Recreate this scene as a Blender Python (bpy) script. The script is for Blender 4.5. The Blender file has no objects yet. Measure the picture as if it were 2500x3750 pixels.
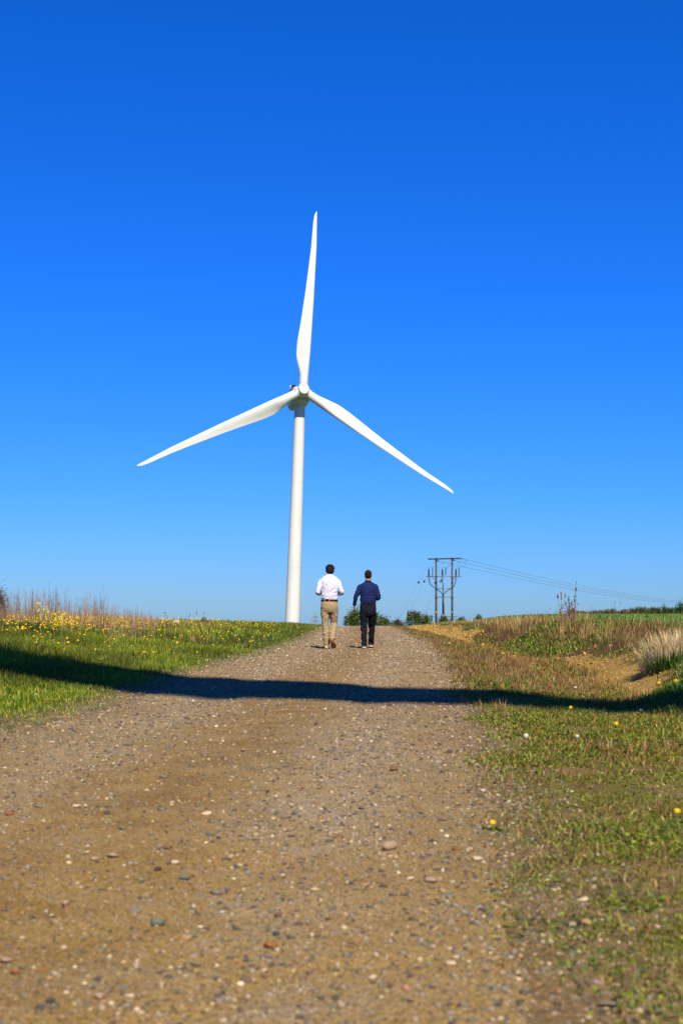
import bpy, bmesh, math, random
import numpy as np
from mathutils import Vector, Matrix
from mathutils import noise as mnoise

rng = np.random.default_rng(7)
random.seed(7)
SC = bpy.context.scene
COL = SC.collection
F = 5208.0            # focal length in photograph pixels (50 mm lens on a 36 mm tall sensor = 3750 px)
EYE = 0.91            # camera height over the track
HZ = 2300.0           # photograph row of the true horizon

# ------------------------------------------------------------------ camera, sky, sun, exposure
cam_d = bpy.data.cameras.new('camera')
cam = bpy.data.objects.new('camera', cam_d)
COL.objects.link(cam)
cam.location = (0, 0, EYE)
cam.rotation_euler = (math.radians(90), 0, 0)
cam_d.sensor_fit = 'VERTICAL'
cam_d.sensor_height = 36.0
cam_d.lens = 50.0
cam_d.shift_y = (HZ - 1875.0) / 3750.0
cam_d.clip_start = 0.1
cam_d.clip_end = 30000
cam_d.dof.use_dof = True
cam_d.dof.focus_distance = 31.0
cam_d.dof.aperture_fstop = 5.0
SC.camera = cam

SUN_AZ = math.radians(13.0)      # sun stands this far to the right of straight behind the camera
SUN_EL = math.radians(46.0)
sun_dir = Vector((math.sin(SUN_AZ) * math.cos(SUN_EL), -math.cos(SUN_AZ) * math.cos(SUN_EL), math.sin(SUN_EL)))
world = bpy.data.worlds.new('World')
SC.world = world
world.use_nodes = True
wn, wl = world.node_tree.nodes, world.node_tree.links
bg = wn['Background']
sky = wn.new('ShaderNodeTexSky')
sky.sky_type = 'NISHITA'
sky.sun_disc = False
sky.sun_elevation = SUN_EL
sky.sun_rotation = math.pi - SUN_AZ
sky.air_density = 1.0
sky.dust_density = 0.25
sky.ozone_density = 2.2
SKYMODE = 'graded'
if SKYMODE == 'raw':
    wl.new(sky.outputs[0], bg.inputs[0])
else:
    sep = wn.new('ShaderNodeSeparateColor'); com = wn.new('ShaderNodeCombineColor')
    wl.new(sky.outputs[0], sep.inputs[0])
    def wm(op, x_, y_):
        o_ = wn.new('ShaderNodeMath'); o_.operation = op
        for k_, v_ in enumerate((x_, y_)):
            if hasattr(v_, 'is_output'): wl.new(v_, o_.inputs[k_])
            else: o_.inputs[k_].default_value = v_
        return o_.outputs[0]
    # colour grade of the whole sky: deep, saturated spring blue as the photograph is processed
    wl.new(wm('MULTIPLY', wm('POWER', sep.outputs[0], 2.145), .0284), com.inputs[0])
    wl.new(wm('MULTIPLY', wm('POWER', sep.outputs[1], 1.125), .470), com.inputs[1])
    wl.new(wm('MULTIPLY', wm('POWER', sep.outputs[2], 1.18), wm('MAXIMUM', wm('SUBTRACT', 1.33, wm('MULTIPLY', sep.outputs[0], .055)), .2)), com.inputs[2])
    wl.new(com.outputs[0], bg.inputs[0])
bg.inputs[1].default_value = 0.05

sun_d = bpy.data.lights.new('sun', 'SUN')
sun_d.energy = 5.0
sun_d.angle = math.radians(0.53)
sun_d.color = (1.0, 0.90, 0.70)
sun = bpy.data.objects.new('sun', sun_d)
COL.objects.link(sun)
sun.rotation_euler = sun_dir.to_track_quat('Z', 'Y').to_euler()
sun.location = sun_dir * 200

SC.view_settings.view_transform = 'Standard'
SC.view_settings.look = 'None'
SC.view_settings.exposure = 1.0
SC.view_settings.gamma = 1.0
SC.view_settings.use_curve_mapping = False
SC.cycles.max_bounces = 6
SC.cycles.use_denoising = True

# ------------------------------------------------------------------ helpers
ALB = 0.72           # overall reflectance level that goes with the exposure above
def tag(o, label=None, cat=None, group=None, kind=None):
    if label: o['label'] = label
    if cat: o['category'] = cat
    if group: o['group'] = group
    if kind: o['kind'] = kind
    return o

def empty(name, loc=(0, 0, 0), label=None, cat=None, group=None):
    o = bpy.data.objects.new(name, None)
    COL.objects.link(o)
    o.location = loc
    o.empty_display_size = 0.1
    return tag(o, label, cat, group)

def link(name, mesh, parent=None, loc=None):
    o = bpy.data.objects.new(name, mesh)
    COL.objects.link(o)
    if parent is not None: o.parent = parent
    if loc is not None: o.location = loc
    return o

def fast_mesh(name, V, loops, starts, totals, mats, tint=None, smooth=False, matidx=None):
    me = bpy.data.meshes.new(name)
    V = np.ascontiguousarray(V, dtype=np.float32)
    me.vertices.add(len(V)); me.vertices.foreach_set('co', V.ravel())
    me.loops.add(len(loops)); me.loops.foreach_set('vertex_index', np.ascontiguousarray(loops, dtype=np.int32))
    me.polygons.add(len(starts))
    me.polygons.foreach_set('loop_start', np.ascontiguousarray(starts, dtype=np.int32))
    me.polygons.foreach_set('loop_total', np.ascontiguousarray(totals, dtype=np.int32))
    if smooth: me.polygons.foreach_set('use_smooth', np.ones(len(starts), dtype=bool))
    if matidx is not None: me.polygons.foreach_set('material_index', np.ascontiguousarray(matidx, dtype=np.int32))
    if tint is not None:
        a = me.attributes.new('tint', 'FLOAT_COLOR', 'POINT')
        c = np.ones((len(V), 4), dtype=np.float32); c[:, :3] = np.asarray(tint) * ALB
        a.data.foreach_set('color', c.ravel())
    me.update(calc_edges=True)
    for m in mats if isinstance(mats, (list, tuple)) else [mats]: me.materials.append(m)
    return me

def poly_mesh(name, V, faces, mats, tint=None, smooth=False, matidx=None):
    loops, starts, totals, k = [], [], [], 0
    for f in faces:
        loops.extend(f); starts.append(k); totals.append(len(f)); k += len(f)
    return fast_mesh(name, np.array(V, dtype=np.float32), loops, starts, totals, mats, tint, smooth, matidx)

class MB:
    """collects simple solids for ONE mesh object"""
    def __init__(s): s.V, s.Fc, s.M, s.T = [], [], [], []
    def add(s, V, Fc, mi=0, col=(1, 1, 1)):
        b = len(s.V); s.V.extend([tuple(v) for v in V]); s.T.extend([col] * len(V))
        s.Fc.extend([tuple(i + b for i in f) for f in Fc]); s.M.extend([mi] * len(Fc)); return s
    def box(s, c, size, mi=0, rot=None, bev=0.0):
        hx, hy, hz = [q / 2 for q in size]
        if bev <= 0:
            V = [Vector((x, y, z)) for x in (-hx, hx) for y in (-hy, hy) for z in (-hz, hz)]
            Fc = [(0, 1, 3, 2), (4, 6, 7, 5), (0, 4, 5, 1), (2, 3, 7, 6), (0, 2, 6, 4), (1, 5, 7, 3)]
        else:
            bm = bmesh.new(); bmesh.ops.create_cube(bm, size=1)
            bmesh.ops.scale(bm, vec=size, verts=bm.verts)
            bmesh.ops.bevel(bm, geom=bm.edges[:], offset=bev, segments=2, affect='EDGES')
            bm.verts.index_update()
            V = [v.co.copy() for v in bm.verts]; Fc = [tuple(v.index for v in f.verts) for f in bm.faces]; bm.free()
        R = rot if rot is not None else Matrix.Identity(3)
        return s.add([R @ v + Vector(c) for v in V], Fc, mi)
    def tube(s, P, R, n=8, mi=0, cap=True, col=(1, 1, 1)):
        P = [Vector(p) for p in P]
        if not hasattr(R, '__len__'): R = [R] * len(P)
        V, Fc = [], []
        ref = None
        for i, p in enumerate(P):
            t = (P[min(i + 1, len(P) - 1)] - P[max(i - 1, 0)])
            t = t.normalized() if t.length > 1e-9 else Vector((0, 0, 1))
            if ref is None:
                ref = Vector((1, 0, 0)) if abs(t.x) < 0.8 else Vector((0, 1, 0))
            a = (ref - t * ref.dot(t)).normalized(); b = t.cross(a); ref = a
            for k in range(n):
                q = 2 * math.pi * k / n
                V.append(p + (a * math.cos(q) + b * math.sin(q)) * R[i])
        for i in range(len(P) - 1):
            for k in range(n):
                k2 = (k + 1) % n
                Fc.append((i * n + k, i * n + k2, (i + 1) * n + k2, (i + 1) * n + k))
        if cap:
            Fc.append(tuple(range(n - 1, -1, -1))); Fc.append(tuple((len(P) - 1) * n + k for k in range(n)))
        return s.add(V, Fc, mi, col)
    def build(s, name, mats, parent=None, smooth=True, tint=False, loc=None):
        me = poly_mesh(name, s.V, s.Fc, mats, np.array(s.T) if tint else None, smooth, s.M)
        return link(name, me, parent, loc)

def auto_smooth(o, deg=40):
    me = o.data
    bm = bmesh.new(); bm.from_mesh(me)
    for e in bm.edges:
        e.smooth = not (len(e.link_faces) == 2 and e.calc_face_angle(0) > math.radians(deg))
    bm.to_mesh(me); bm.free()
    return o

def mat(name, rough=0.8, col=(0.5, 0.5, 0.5), spec=0.3, metal=0.0):
    m = bpy.data.materials.new(name); m.use_nodes = True
    b = m.node_tree.nodes['Principled BSDF']
    b.inputs['Base Color'].default_value = (*[q_ * ALB for q_ in col], 1)
    b.inputs['Roughness'].default_value = rough
    b.inputs['Specular IOR Level'].default_value = spec
    b.inputs['Metallic'].default_value = metal
    return m

class NT:
    def __init__(s, m): s.t = m.node_tree; s.n = s.t.nodes; s.l = s.t.links; s.b = s.n['Principled BSDF']
    def node(s, t, **kw):
        o = s.n.new(t)
        for k, v in kw.items(): setattr(o, k, v)
        return o
    def put(s, sock, v):
        if hasattr(v, 'is_output'): s.l.new(v, sock)
        elif isinstance(v, tuple) and len(v) == 3 and sock.type == 'RGBA': sock.default_value = (*v, 1)
        else: sock.default_value = v
    def coord(s, out='Object'): return s.node('ShaderNodeTexCoord').outputs[out]
    def noise(s, vec, scale, detail=4, rough=0.55):
        o = s.node('ShaderNodeTexNoise'); o.inputs['Scale'].default_value = scale
        o.inputs['Detail'].default_value = detail; o.inputs['Roughness'].default_value = rough
        s.l.new(vec, o.inputs['Vector']); return o.outputs['Fac']
    def vor(s, vec, scale, out='Distance', rand=1.0):
        o = s.node('ShaderNodeTexVoronoi'); o.inputs['Scale'].default_value = scale
        o.inputs['Randomness'].default_value = rand
        s.l.new(vec, o.inputs['Vector']); return o.outputs[out]
    def scale(s, vec, v):
        o = s.node('ShaderNodeMapping'); o.inputs['Scale'].default_value = v
        s.l.new(vec, o.inputs['Vector']); return o.outputs[0]
    def ramp(s, f, a, b, lo=0.0, hi=1.0):
        o = s.node('ShaderNodeMapRange', interpolation_type='SMOOTHSTEP')
        for i, v in ((1, a), (2, b), (3, lo), (4, hi)): o.inputs[i].default_value = v
        s.put(o.inputs[0], f); return o.outputs[0]
    def math(s, op, a, b=0.0):
        o = s.node('ShaderNodeMath', operation=op); s.put(o.inputs[0], a); s.put(o.inputs[1], b); return o.outputs[0]
    def mix(s, f, a, b, mode='MIX'):
        o = s.node('ShaderNodeMix', data_type='RGBA', blend_type=mode)
        s.put(o.inputs[0], f); s.put(o.inputs[6], a); s.put(o.inputs[7], b); return o.outputs[2]
    def attr(s, name, out='Fac'):
        o = s.node('ShaderNodeAttribute'); o.attribute_name = name; return o.outputs[out]
    def hsv(s, c, h=0.5, sa=1.0, v=1.0):
        o = s.node('ShaderNodeHueSaturation')
        s.put(o.inputs['Hue'], h); s.put(o.inputs['Saturation'], sa); s.put(o.inputs['Value'], v); s.put(o.inputs['Color'], c)
        return o.outputs[0]
    def bump(s, h, strength=0.5, dist=0.01):
        o = s.node('ShaderNodeBump'); o.inputs['Strength'].default_value = strength; o.inputs['Distance'].default_value = dist
        s.l.new(h, o.inputs['Height']); s.l.new(o.outputs[0], s.b.inputs['Normal'])
    def base(s, c, sat=1.06, val=None): s.put(s.b.inputs['Base Color'], s.hsv(c, .5, sat, ALB if val is None else val))

def sstep(a, b, x):
    t = np.clip((np.asarray(x, dtype=float) - a) / (b - a), 0, 1)
    return t * t * (3 - 2 * t)

def _hash(ix, iy, seed):
    h = (ix.astype(np.int64) * 374761393 + iy.astype(np.int64) * 668265263 + seed * 1442695041) & 0xFFFFFFFF
    h = ((h ^ (h >> 13)) * 1274126177) & 0xFFFFFFFF
    h = h ^ (h >> 16)
    return (h & 0xFFFFFF) / float(0xFFFFFF)

def vnoise(x, y, seed=0):
    x = np.asarray(x, dtype=float); y = np.asarray(y, dtype=float)
    ix, iy = np.floor(x), np.floor(y); fx, fy = x - ix, y - iy
    fx = fx * fx * (3 - 2 * fx); fy = fy * fy * (3 - 2 * fy)
    a, b = _hash(ix, iy, seed), _hash(ix + 1, iy, seed)
    c, d = _hash(ix, iy + 1, seed), _hash(ix + 1, iy + 1, seed)
    return (a * (1 - fx) + b * fx) * (1 - fy) + (c * (1 - fx) + d * fx) * fy

def fbm(x, y, seed=0, octs=4, gain=0.5):
    s, a, n = 0, 1.0, 0
    for k in range(octs):
        s = s + a * (vnoise(x * 2 ** k, y * 2 ** k, seed + k * 17) - 0.5); n += a; a *= gain
    return s / n * 2          # about -1..1

# ------------------------------------------------------------------ terrain
def cubic(xs, ys):
    xs, ys = np.array(xs, float), np.array(ys, float)
    h = np.diff(xs); d = np.diff(ys) / h
    m = np.zeros(len(xs)); m[1:-1] = np.where(d[:-1] * d[1:] > 0, 2 * d[:-1] * d[1:] / (d[:-1] + d[1:] + 1e-12), 0)
    m[0], m[-1] = d[0], d[-1]
    def f(x):
        x = np.clip(np.asarray(x, float), xs[0], xs[-1])
        i = np.clip(np.searchsorted(xs, x, side='right') - 1, 0, len(h) - 1)
        t = (x - xs[i]) / h[i]
        return ((1 + 2 * t) * (1 - t) ** 2 * ys[i] + t * (1 - t) ** 2 * h[i] * m[i]
                + t * t * (3 - 2 * t) * ys[i + 1] + t * t * (t - 1) * h[i] * m[i + 1])
    return f

base_z = cubic([-120, -40, 0, 20, 45, 60, 75, 88, 100, 130, 200, 327, 600, 1500, 3000, 9000],
               [-2.2, -0.65, 0, .31, .69, .875, .985, 1.03, 1.0, .7, -1.0, -3.6, -8, -24, -40, -60])
right_z = cubic([-120, -40, 0, 13, 20, 24, 32, 50, 60, 90, 105, 130, 170, 190, 250, 400, 1500, 3000, 9000],
                [-1.8, -.1, .55, .72, .86, .93, 1.02, 1.08, 1.09, 1.12, 1.10, .9, .6, .4, -1, -4, -24, -40, -60])
field_add = cubic([-120, 0, 24, 60, 100, 150, 170, 190, 250, 400, 9000], [0, 0, 0, .22, .62, 1.45, 1.6, 1.5, 1.0, 0, 0])
edge_L = cubic([-120, -10, 3, 10, 12.5, 19, 30.6, 43, 60, 80, 120, 9000], [-2.6, -2.6, -2.5, -2.35, -2.1, -1.98, -1.12, -.72, -.6, -.5, -1.5, -1.5])
edge_R = cubic([-120, 0, 3, 4, 6, 10, 12.5, 30.6, 43, 80, 120, 9000], [.4, .45, .48, .5, .63, .9, 1.06, 1.84, 2.05, 2.3, 2.2, 2.2])
toe_x = cubic([-120, 0, 13, 18, 29, 45, 63, 90, 130, 9000], [2.6, 2.6, 2.6, 2.95, 3.4, 3.5, 3.3, 3.9, 6, 8])
top_x = cubic([-120, 0, 13, 20, 30, 45, 63, 90, 130, 9000], [4.4, 4.4, 4.6, 4.9, 5.1, 5.0, 4.7, 5.4, 8, 12])
lift_f = cubic([-120, 24, 32, 45, 60, 80, 9000], [1, 1, .95, .62, .4, .28, .25])

def terrain(x, y):
    x, y = np.asarray(x, float), np.asarray(y, float)
    b, L, R, T, P = base_z(y), edge_L(y), edge_R(y), toe_x(y), top_x(y)
    wob = 0.25 * fbm(y * 0.35, x * 0 + 3.1, 11, 3)
    s = L - x
    lf = lift_f(y)
    left = .05 * sstep(0, .5, s) + (.13 * sstep(.3, 2.2, s) + .30 * sstep(1.5, 6.0, s)) * lf
    left = left + sstep(.2, 1.5, s) * .05 * fbm(x * .8, y * .5, 5, 3)
    t = sstep(T + wob, P + wob * 1.5, x)
    right = (right_z(y) - b) * t + field_add(y) * sstep(1, 12, x - P)
    right = right - .05 * sstep(R + .3, T, x) * (1 - t)
    slope = t * (1 - t) * 4
    right = right + slope * (.09 * fbm(x * 1.3, y * .8, 21, 4) + .045 * fbm(x * 4.2, y * 2.6, 23, 3)) + sstep(R, R + .6, x) * .03 * fbm(x * 1.7, y * 1.2, 9, 3)
    inroad = sstep(L - .1, L + .2, x) * (1 - sstep(R - .2, R + .1, x))
    c = (L + R) / 2
    rut = -.022 * (np.exp(-((x - c - .78) / .28) ** 2) + np.exp(-((x - c + .78) / .28) ** 2))
    near = np.clip(60 / np.maximum(np.abs(y), 1), 0, 1)
    road = inroad * (rut + near * (.018 * fbm(x * 2.1, y * 1.3, 31, 4) + .006 * fbm(x * 9, y * 7, 33, 2)))
    far = sstep(200, 1500, np.abs(y)) * 3.0 * fbm(x / 400, y / 400, 77, 3)
    return b + left + right + road + far

def P2X(px, d): return (px - 1250.0) / F * d
def P2Z(py, d): return EYE + (HZ - py) / F * d
_DG = np.geomspace(2.6, 140, 900)
def ground_at(px, py):
    """the point of the ground that the photograph shows at (px, py)"""
    X = (px - 1250.0) / F * _DG; Zr = EYE + (HZ - py) / F * _DG
    under = np.nonzero(terrain(X, _DG) >= Zr)[0]
    i = under[0] if len(under) else None
    if i is None: return None
    return Vector((X[i], _DG[i], float(terrain(X[i], _DG[i]))))
def gz(x, y): return float(terrain(np.array([x]), np.array([y]))[0])

# ------------------------------------------------------------------ ground materials
def ground_mat(name):
    m = mat(name, rough=0.95, spec=0.12)
    return m, NT(m)

m_track, t = ground_mat('track_gravel')
v = t.coord()
n1, n2, n3 = t.noise(v, .9, 5), t.noise(v, 7, 5), t.noise(v, 60, 4, .65)
cen, wheel, gold = t.attr('centre'), t.attr('wheel'), t.attr('golden')
c = t.mix(t.ramp(n1, .35, .68), (.225, .145, .050), (.275, .185, .072))
c = t.mix(t.math('MULTIPLY', wheel, t.ramp(n2, .25, .65)), c, (.315, .245, .155))
c = t.mix(t.math('MULTIPLY', gold, t.ramp(t.noise(v, 1.3, 6, .65), .30, .62)), c, (.285, .178, .050))
c = t.mix(t.math('MULTIPLY', cen, t.ramp(t.noise(v, 2.6, 6, .65), .40, .62, 0, .85)), c, (.175, .100, .026))
peb = t.vor(v, 70, 'Color')
pv = t.node('ShaderNodeSeparateColor'); t.l.new(peb, pv.inputs[0])
pd = t.vor(v, 70)
c = t.mix(t.math('MULTIPLY', t.ramp(pv.outputs[0], .70, .78), t.ramp(pd, .45, .25)), c, (.07, .058, .05))
c = t.mix(t.math('MULTIPLY', t.ramp(pv.outputs[1], .78, .86), t.ramp(pd, .45, .25)), c, (.50, .41, .28))
peb2 = t.vor(v, 190, 'Color')
pv2 = t.node('ShaderNodeSeparateColor'); t.l.new(peb2, pv2.inputs[0])
c = t.mix(t.ramp(pv2.outputs[0], .3, 1.0, 0, .55), c, t.hsv(c, .5, .8, .55))
c = t.mix(t.ramp(n3, .35, .75, 0, .5), c, t.hsv(c, .5, .85, 1.35))
t.base(c, 1.06, .74)
h = t.math('ADD', t.math('MULTIPLY', t.ramp(pd, .5, .1), .8), t.math('ADD', t.math('MULTIPLY', n3, .8), t.math('MULTIPLY', n2, 1.0)))
t.bump(h, .9, .012)

m_meadow, t = ground_mat('meadow_soil')
v = t.coord()
c = t.mix(t.ramp(t.noise(v, 1.2, 5), .35, .65), (.045, .075, .012), (.085, .095, .022))
c = t.mix(t.math('MULTIPLY', t.attr('bare'), t.ramp(t.noise(v, 9, 4), .3, .6)), c, (.26, .18, .085))
c = t.mix(t.ramp(t.noise(v, 55, 3, .7), .4, .75, 0, .7), c, t.hsv(c, .5, 1, .35))
t.base(c); t.bump(t.noise(v, 40, 4), 1.0, .03)

m_verge, t = ground_mat('verge_soil')
v = t.coord()
c = t.mix(t.ramp(t.noise(v, 2.2, 5), .36, .64), (.26, .18, .082), (.215, .135, .055))
green = t.math('MULTIPLY', t.ramp(t.noise(v, 3.2, 6, .65), .44, .56), t.ramp(t.attr('edge'), .1, .7))
c = t.mix(t.math('MULTIPLY', green, .75), c, (.14, .13, .022))
c = t.mix(t.math('MULTIPLY', t.ramp(t.noise(v, 5.0, 5, .6), .55, .66), t.attr('edge')), c, (.13, .05, .032))
n3 = t.noise(v, 50, 4, .7)
c = t.mix(t.ramp(n3, .42, .66, 0, .85), c, t.hsv(c, .5, 1, .35))
c = t.mix(t.ramp(t.noise(v, 16, 5, .7), .5, .66, 0, .6), c, t.hsv(c, .5, 1, .5))
c = t.mix(t.ramp(t.noise(v, 90, 3, .7), .5, .8, 0, .6), c, t.hsv(c, .5, .9, 1.6))
t.base(c, 1.04); t.bump(t.math('ADD', n3, t.noise(v, 14, 4)), 1.0, .02)

m_bank, t = ground_mat('bank_sand')
v = t.coord()
ns = t.noise(t.scale(v, (1, .45, 1.4)), 5.0, 6, .65)
c = t.mix(t.ramp(ns, .35, .65), (.37, .225, .055), (.42, .28, .095))
c = t.mix(t.ramp(t.noise(v, 2.5, 5), .52, .66), c, (.27, .155, .052))
veg = t.attr('veg')
vn = t.math('ADD', veg, t.math('MULTIPLY', t.math('SUBTRACT', t.noise(v, 4.5, 5, .65), .5), .9))
c = t.mix(t.ramp(vn, .42, .62), c, t.mix(t.ramp(t.noise(v, 1.1, 4), .42, .58), (.11, .06, .024), (.085, .105, .018)))
n3 = t.noise(v, 34, 4, .7)
c = t.mix(t.ramp(n3, .5, .72, 0, .7), c, t.hsv(c, .5, 1, .42))
t.base(c, 1.02, .76); t.bump(t.math('ADD', n3, t.math('MULTIPLY', ns, 1.5)), 1.0, .05)

m_field, t = ground_mat('crop_field')
v = t.coord()
c = t.mix(t.ramp(t.noise(v, .25, 5), .35, .65), (.125, .225, .035), (.155, .25, .055))
c = t.mix(t.ramp(t.noise(t.scale(v, (1, .35, 1)), 3.2, 5, .7), .45, .7, 0, .7), c, (.05, .085, .018))
c = t.mix(t.ramp(t.noise(v, 6.0, 4, .7), .6, .8, 0, .7), c, (.16, .21, .07))
far = t.node('ShaderNodeSeparateXYZ'); t.l.new(v, far.inputs[0])
c = t.mix(t.ramp(far.outputs[1], 250, 900), c, t.mix(t.ramp(t.noise(v, .006, 3), .4, .6), (.06, .10, .03), (.16, .15, .06)))
t.base(c); t.bump(t.noise(v, 5, 4), 1.0, .08)

# ------------------------------------------------------------------ ground sheets (shared edges, one object per kind of ground)
rows = np.concatenate([np.linspace(-110, 0, 30), np.linspace(.25, 2.3, 12), 2.4 * 1.0088 ** np.arange(0, 430)])
rows = np.concatenate([rows, rows[-1] * 1.055 ** np.arange(1, 86)])
def strip(name, colfn, material, label, attrs=None):
    X = np.array([colfn(y) for y in rows])
    Y = np.repeat(rows[:, None], X.shape[1], 1)
    Z = terrain(X, Y)
    V = np.stack([X, Y, Z], -1).reshape(-1, 3)
    nr, nc = X.shape
    i = (np.arange(nr - 1)[:, None] * nc + np.arange(nc - 1)[None, :]).ravel()
    Q = np.stack([i, i + 1, i + nc + 1, i + nc], -1)
    me = fast_mesh(name, V, Q.ravel(), np.arange(len(Q)) * 4, np.full(len(Q), 4), material, None, True)
    for an, fn in (attrs or {}).items():
        a = me.attributes.new(an, 'FLOAT', 'POINT')
        a.data.foreach_set('value', fn(X, Y).astype(np.float32).ravel())
    return tag(link(name, me), label, None, None, 'structure')

u = np.linspace(0, 1, 61)
geo = lambda n: np.geomspace(1, 1001, n) - 1
def far_span(y): return 60 + 2.2 * abs(y)
def wedge(y): return .13 * fbm(np.array([y * 1.7]), np.array([.3]), 91, 3)[0] * min(1, abs(y) / 6)
def ragged(y, k): return float(.16 * fbm(np.array([y * 1.9]), np.array([k * 7.3]), 91, 4)[0])
def eL(y): return float(edge_L(y)) + ragged(y, 1)
def eR(y): return float(edge_R(y)) + ragged(y, 2)
def wheel_mask(X, Y):
    c = (edge_L(Y) + edge_R(Y)) / 2
    w = np.exp(-((X - c - .85) / .42) ** 2) + np.exp(-((X - c + .85) / .45) ** 2)
    return np.clip(w * (.75 + .5 * fbm(X * .8, Y * .3, 41, 3)), 0, 1)
def centre_mask(X, Y):
    c = (edge_L(Y) + edge_R(Y)) / 2
    return np.clip(np.exp(-((X - c + .05) / .42) ** 2) * (1.05 + .7 * fbm(X, Y * .3, 43, 3)), 0, 1)
def golden_mask(X, Y):
    c = (edge_L(Y) + edge_R(Y)) / 2
    g_ = sstep(8.5, 3.2, Y) * .9 + np.exp(-((X - c + .1) / .6) ** 2) * .7
    return np.clip(g_ * (.8 + .5 * fbm(X * .9, Y * .5, 45, 4)), 0, 1)
def veg_bank(X, Y):
    T, P = toe_x(Y), top_x(Y)
    t_ = (X - T) / (P - T)
    lo = np.interp(Y, [0, 13, 15, 19, 23, 27, 38, 45, 60, 90], [.4, .1, .32, .38, .24, .04, .04, .44, .62, .7])
    return np.clip(.5 + (t_ - lo) * 1.6 + .35 * fbm(X * 1.1, Y * .5, 51, 3) - .55 * np.exp(-((t_ - .02) / .12) ** 2) * 0, 0, 1)

strip('meadow_ground', lambda y: np.concatenate([(eL(y) - 8 - geo(18)[::-1] / 1000 * far_span(y)), np.linspace(eL(y) - 8, eL(y), 50)[1:]]),
      m_meadow, 'grassy ground rising gently beside the track', {'bare': lambda X, Y: 1 - sstep(.05, .75, edge_L(Y) - X + .25 * fbm(X * 2, Y * 1.5, 61, 3))})
gravel_track = strip('gravel_track', lambda y: eL(y) + (eR(y) - eL(y)) * np.linspace(0, 1, 72), m_track,
      'stony brown gravel track climbing to a crest', {'wheel': wheel_mask, 'centre': centre_mask, 'golden': golden_mask})
strip('verge_ground', lambda y: eR(y) + (float(toe_x(y)) - eR(y)) * np.linspace(0, 1, 34), m_verge,
      'patchy flat verge between the track and the sandy bank', {'edge': lambda X, Y: sstep(0, .5, X - edge_R(Y) + .2 * fbm(X * 2.5, Y * 1.5, 63, 3))})
strip('sandy_bank', lambda y: float(toe_x(y)) + (float(top_x(y)) + .3 - float(toe_x(y))) * np.linspace(0, 1, 40), m_bank,
      'low bank of yellow sand partly overgrown', {'veg': veg_bank})
strip('crop_field', lambda y: float(top_x(y)) + .3 + geo(30) / 1000 * far_span(y), m_field, 'green crop field rising beyond the sandy bank')

# ------------------------------------------------------------------ foliage material driven by per-blade tint
m_leaf = bpy.data.materials.new('leaf_and_blade'); m_leaf.use_nodes = True
t = NT(m_leaf)
tc = t.attr('tint', 'Color')
t.base(tc, 1.0, 1.0)
t.b.inputs['Roughness'].default_value = .55; t.b.inputs['Specular IOR Level'].default_value = .25
tr = t.node('ShaderNodeBsdfTranslucent'); t.l.new(t.hsv(tc, .49, 1.1, 1.2), tr.inputs[0])
mx = t.node('ShaderNodeMixShader'); mx.inputs[0].default_value = .3
t.l.new(t.b.outputs[0], mx.inputs[1]); t.l.new(tr.outputs[0], mx.inputs[2])
t.l.new(mx.outputs[0], t.n['Material Output'].inputs[0])
m_dry = mat('dry_stem', .9, spec=.1); t = NT(m_dry); t.base(t.attr('tint', 'Color'), 1.05, 1.0)
m_stone = mat('stone_tint', .85, spec=.2); t = NT(m_stone)
t.base(t.mix(t.ramp(t.noise(t.coord(), 120, 3), .35, .7, 0, .6), t.attr('tint', 'Color'), t.hsv(t.attr('tint', 'Color'), .5, .9, .55)), 1.1, 1.0)

def blades(name, pos, h, w, lean, col, tipcol=None, curl=.5, material=None, yaw=None, tilt=None, link_it=True, parent=None):
    """many bent tapering blades as one mesh: 5 points, 2 faces each"""
    n = len(pos); pos = np.asarray(pos, float)
    h = np.broadcast_to(h, n); w = np.broadcast_to(w, n); lean = np.broadcast_to(lean, n)
    yaw = rng.uniform(0, 2 * np.pi, n) if yaw is None else yaw
    dirv = np.stack([np.cos(yaw), np.sin(yaw), np.zeros(n)], -1)
    face = yaw + rng.uniform(-.9, .9, n) + np.pi / 2
    side = np.stack([np.cos(face), np.sin(face), rng.uniform(-.15, .15, n)], -1)
    up = np.array([0, 0, 1.0])
    b = pos
    mid = pos + up * (h * .55)[:, None] + dirv * (h * lean * (1 - curl) * .55)[:, None]
    tip = pos + up * (h * np.sqrt(np.maximum(.05, 1 - .5 * lean ** 2)))[:, None] + dirv * (h * lean)[:, None]
    V = np.stack([b - side * (w * .4)[:, None], b + side * (w * .4)[:, None], mid + side * (w * .5)[:, None], mid - side * (w * .5)[:, None], tip], 1).reshape(-1, 3)
    k = np.arange(n)[:, None] * 5
    loops = np.concatenate([k, k + 1, k + 2, k + 3, k + 3, k + 2, k + 4], 1).ravel()
    starts = (np.arange(n)[:, None] * 7 + np.array([0, 4])).ravel(); totals = np.tile([4, 3], n)
    col = np.asarray(col, float)
    tipcol = col if tipcol is None else np.asarray(tipcol, float)
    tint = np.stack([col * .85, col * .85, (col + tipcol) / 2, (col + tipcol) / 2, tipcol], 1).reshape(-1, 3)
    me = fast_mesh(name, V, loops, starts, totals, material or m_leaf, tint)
    return link(name, me, parent) if link_it else me

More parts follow.
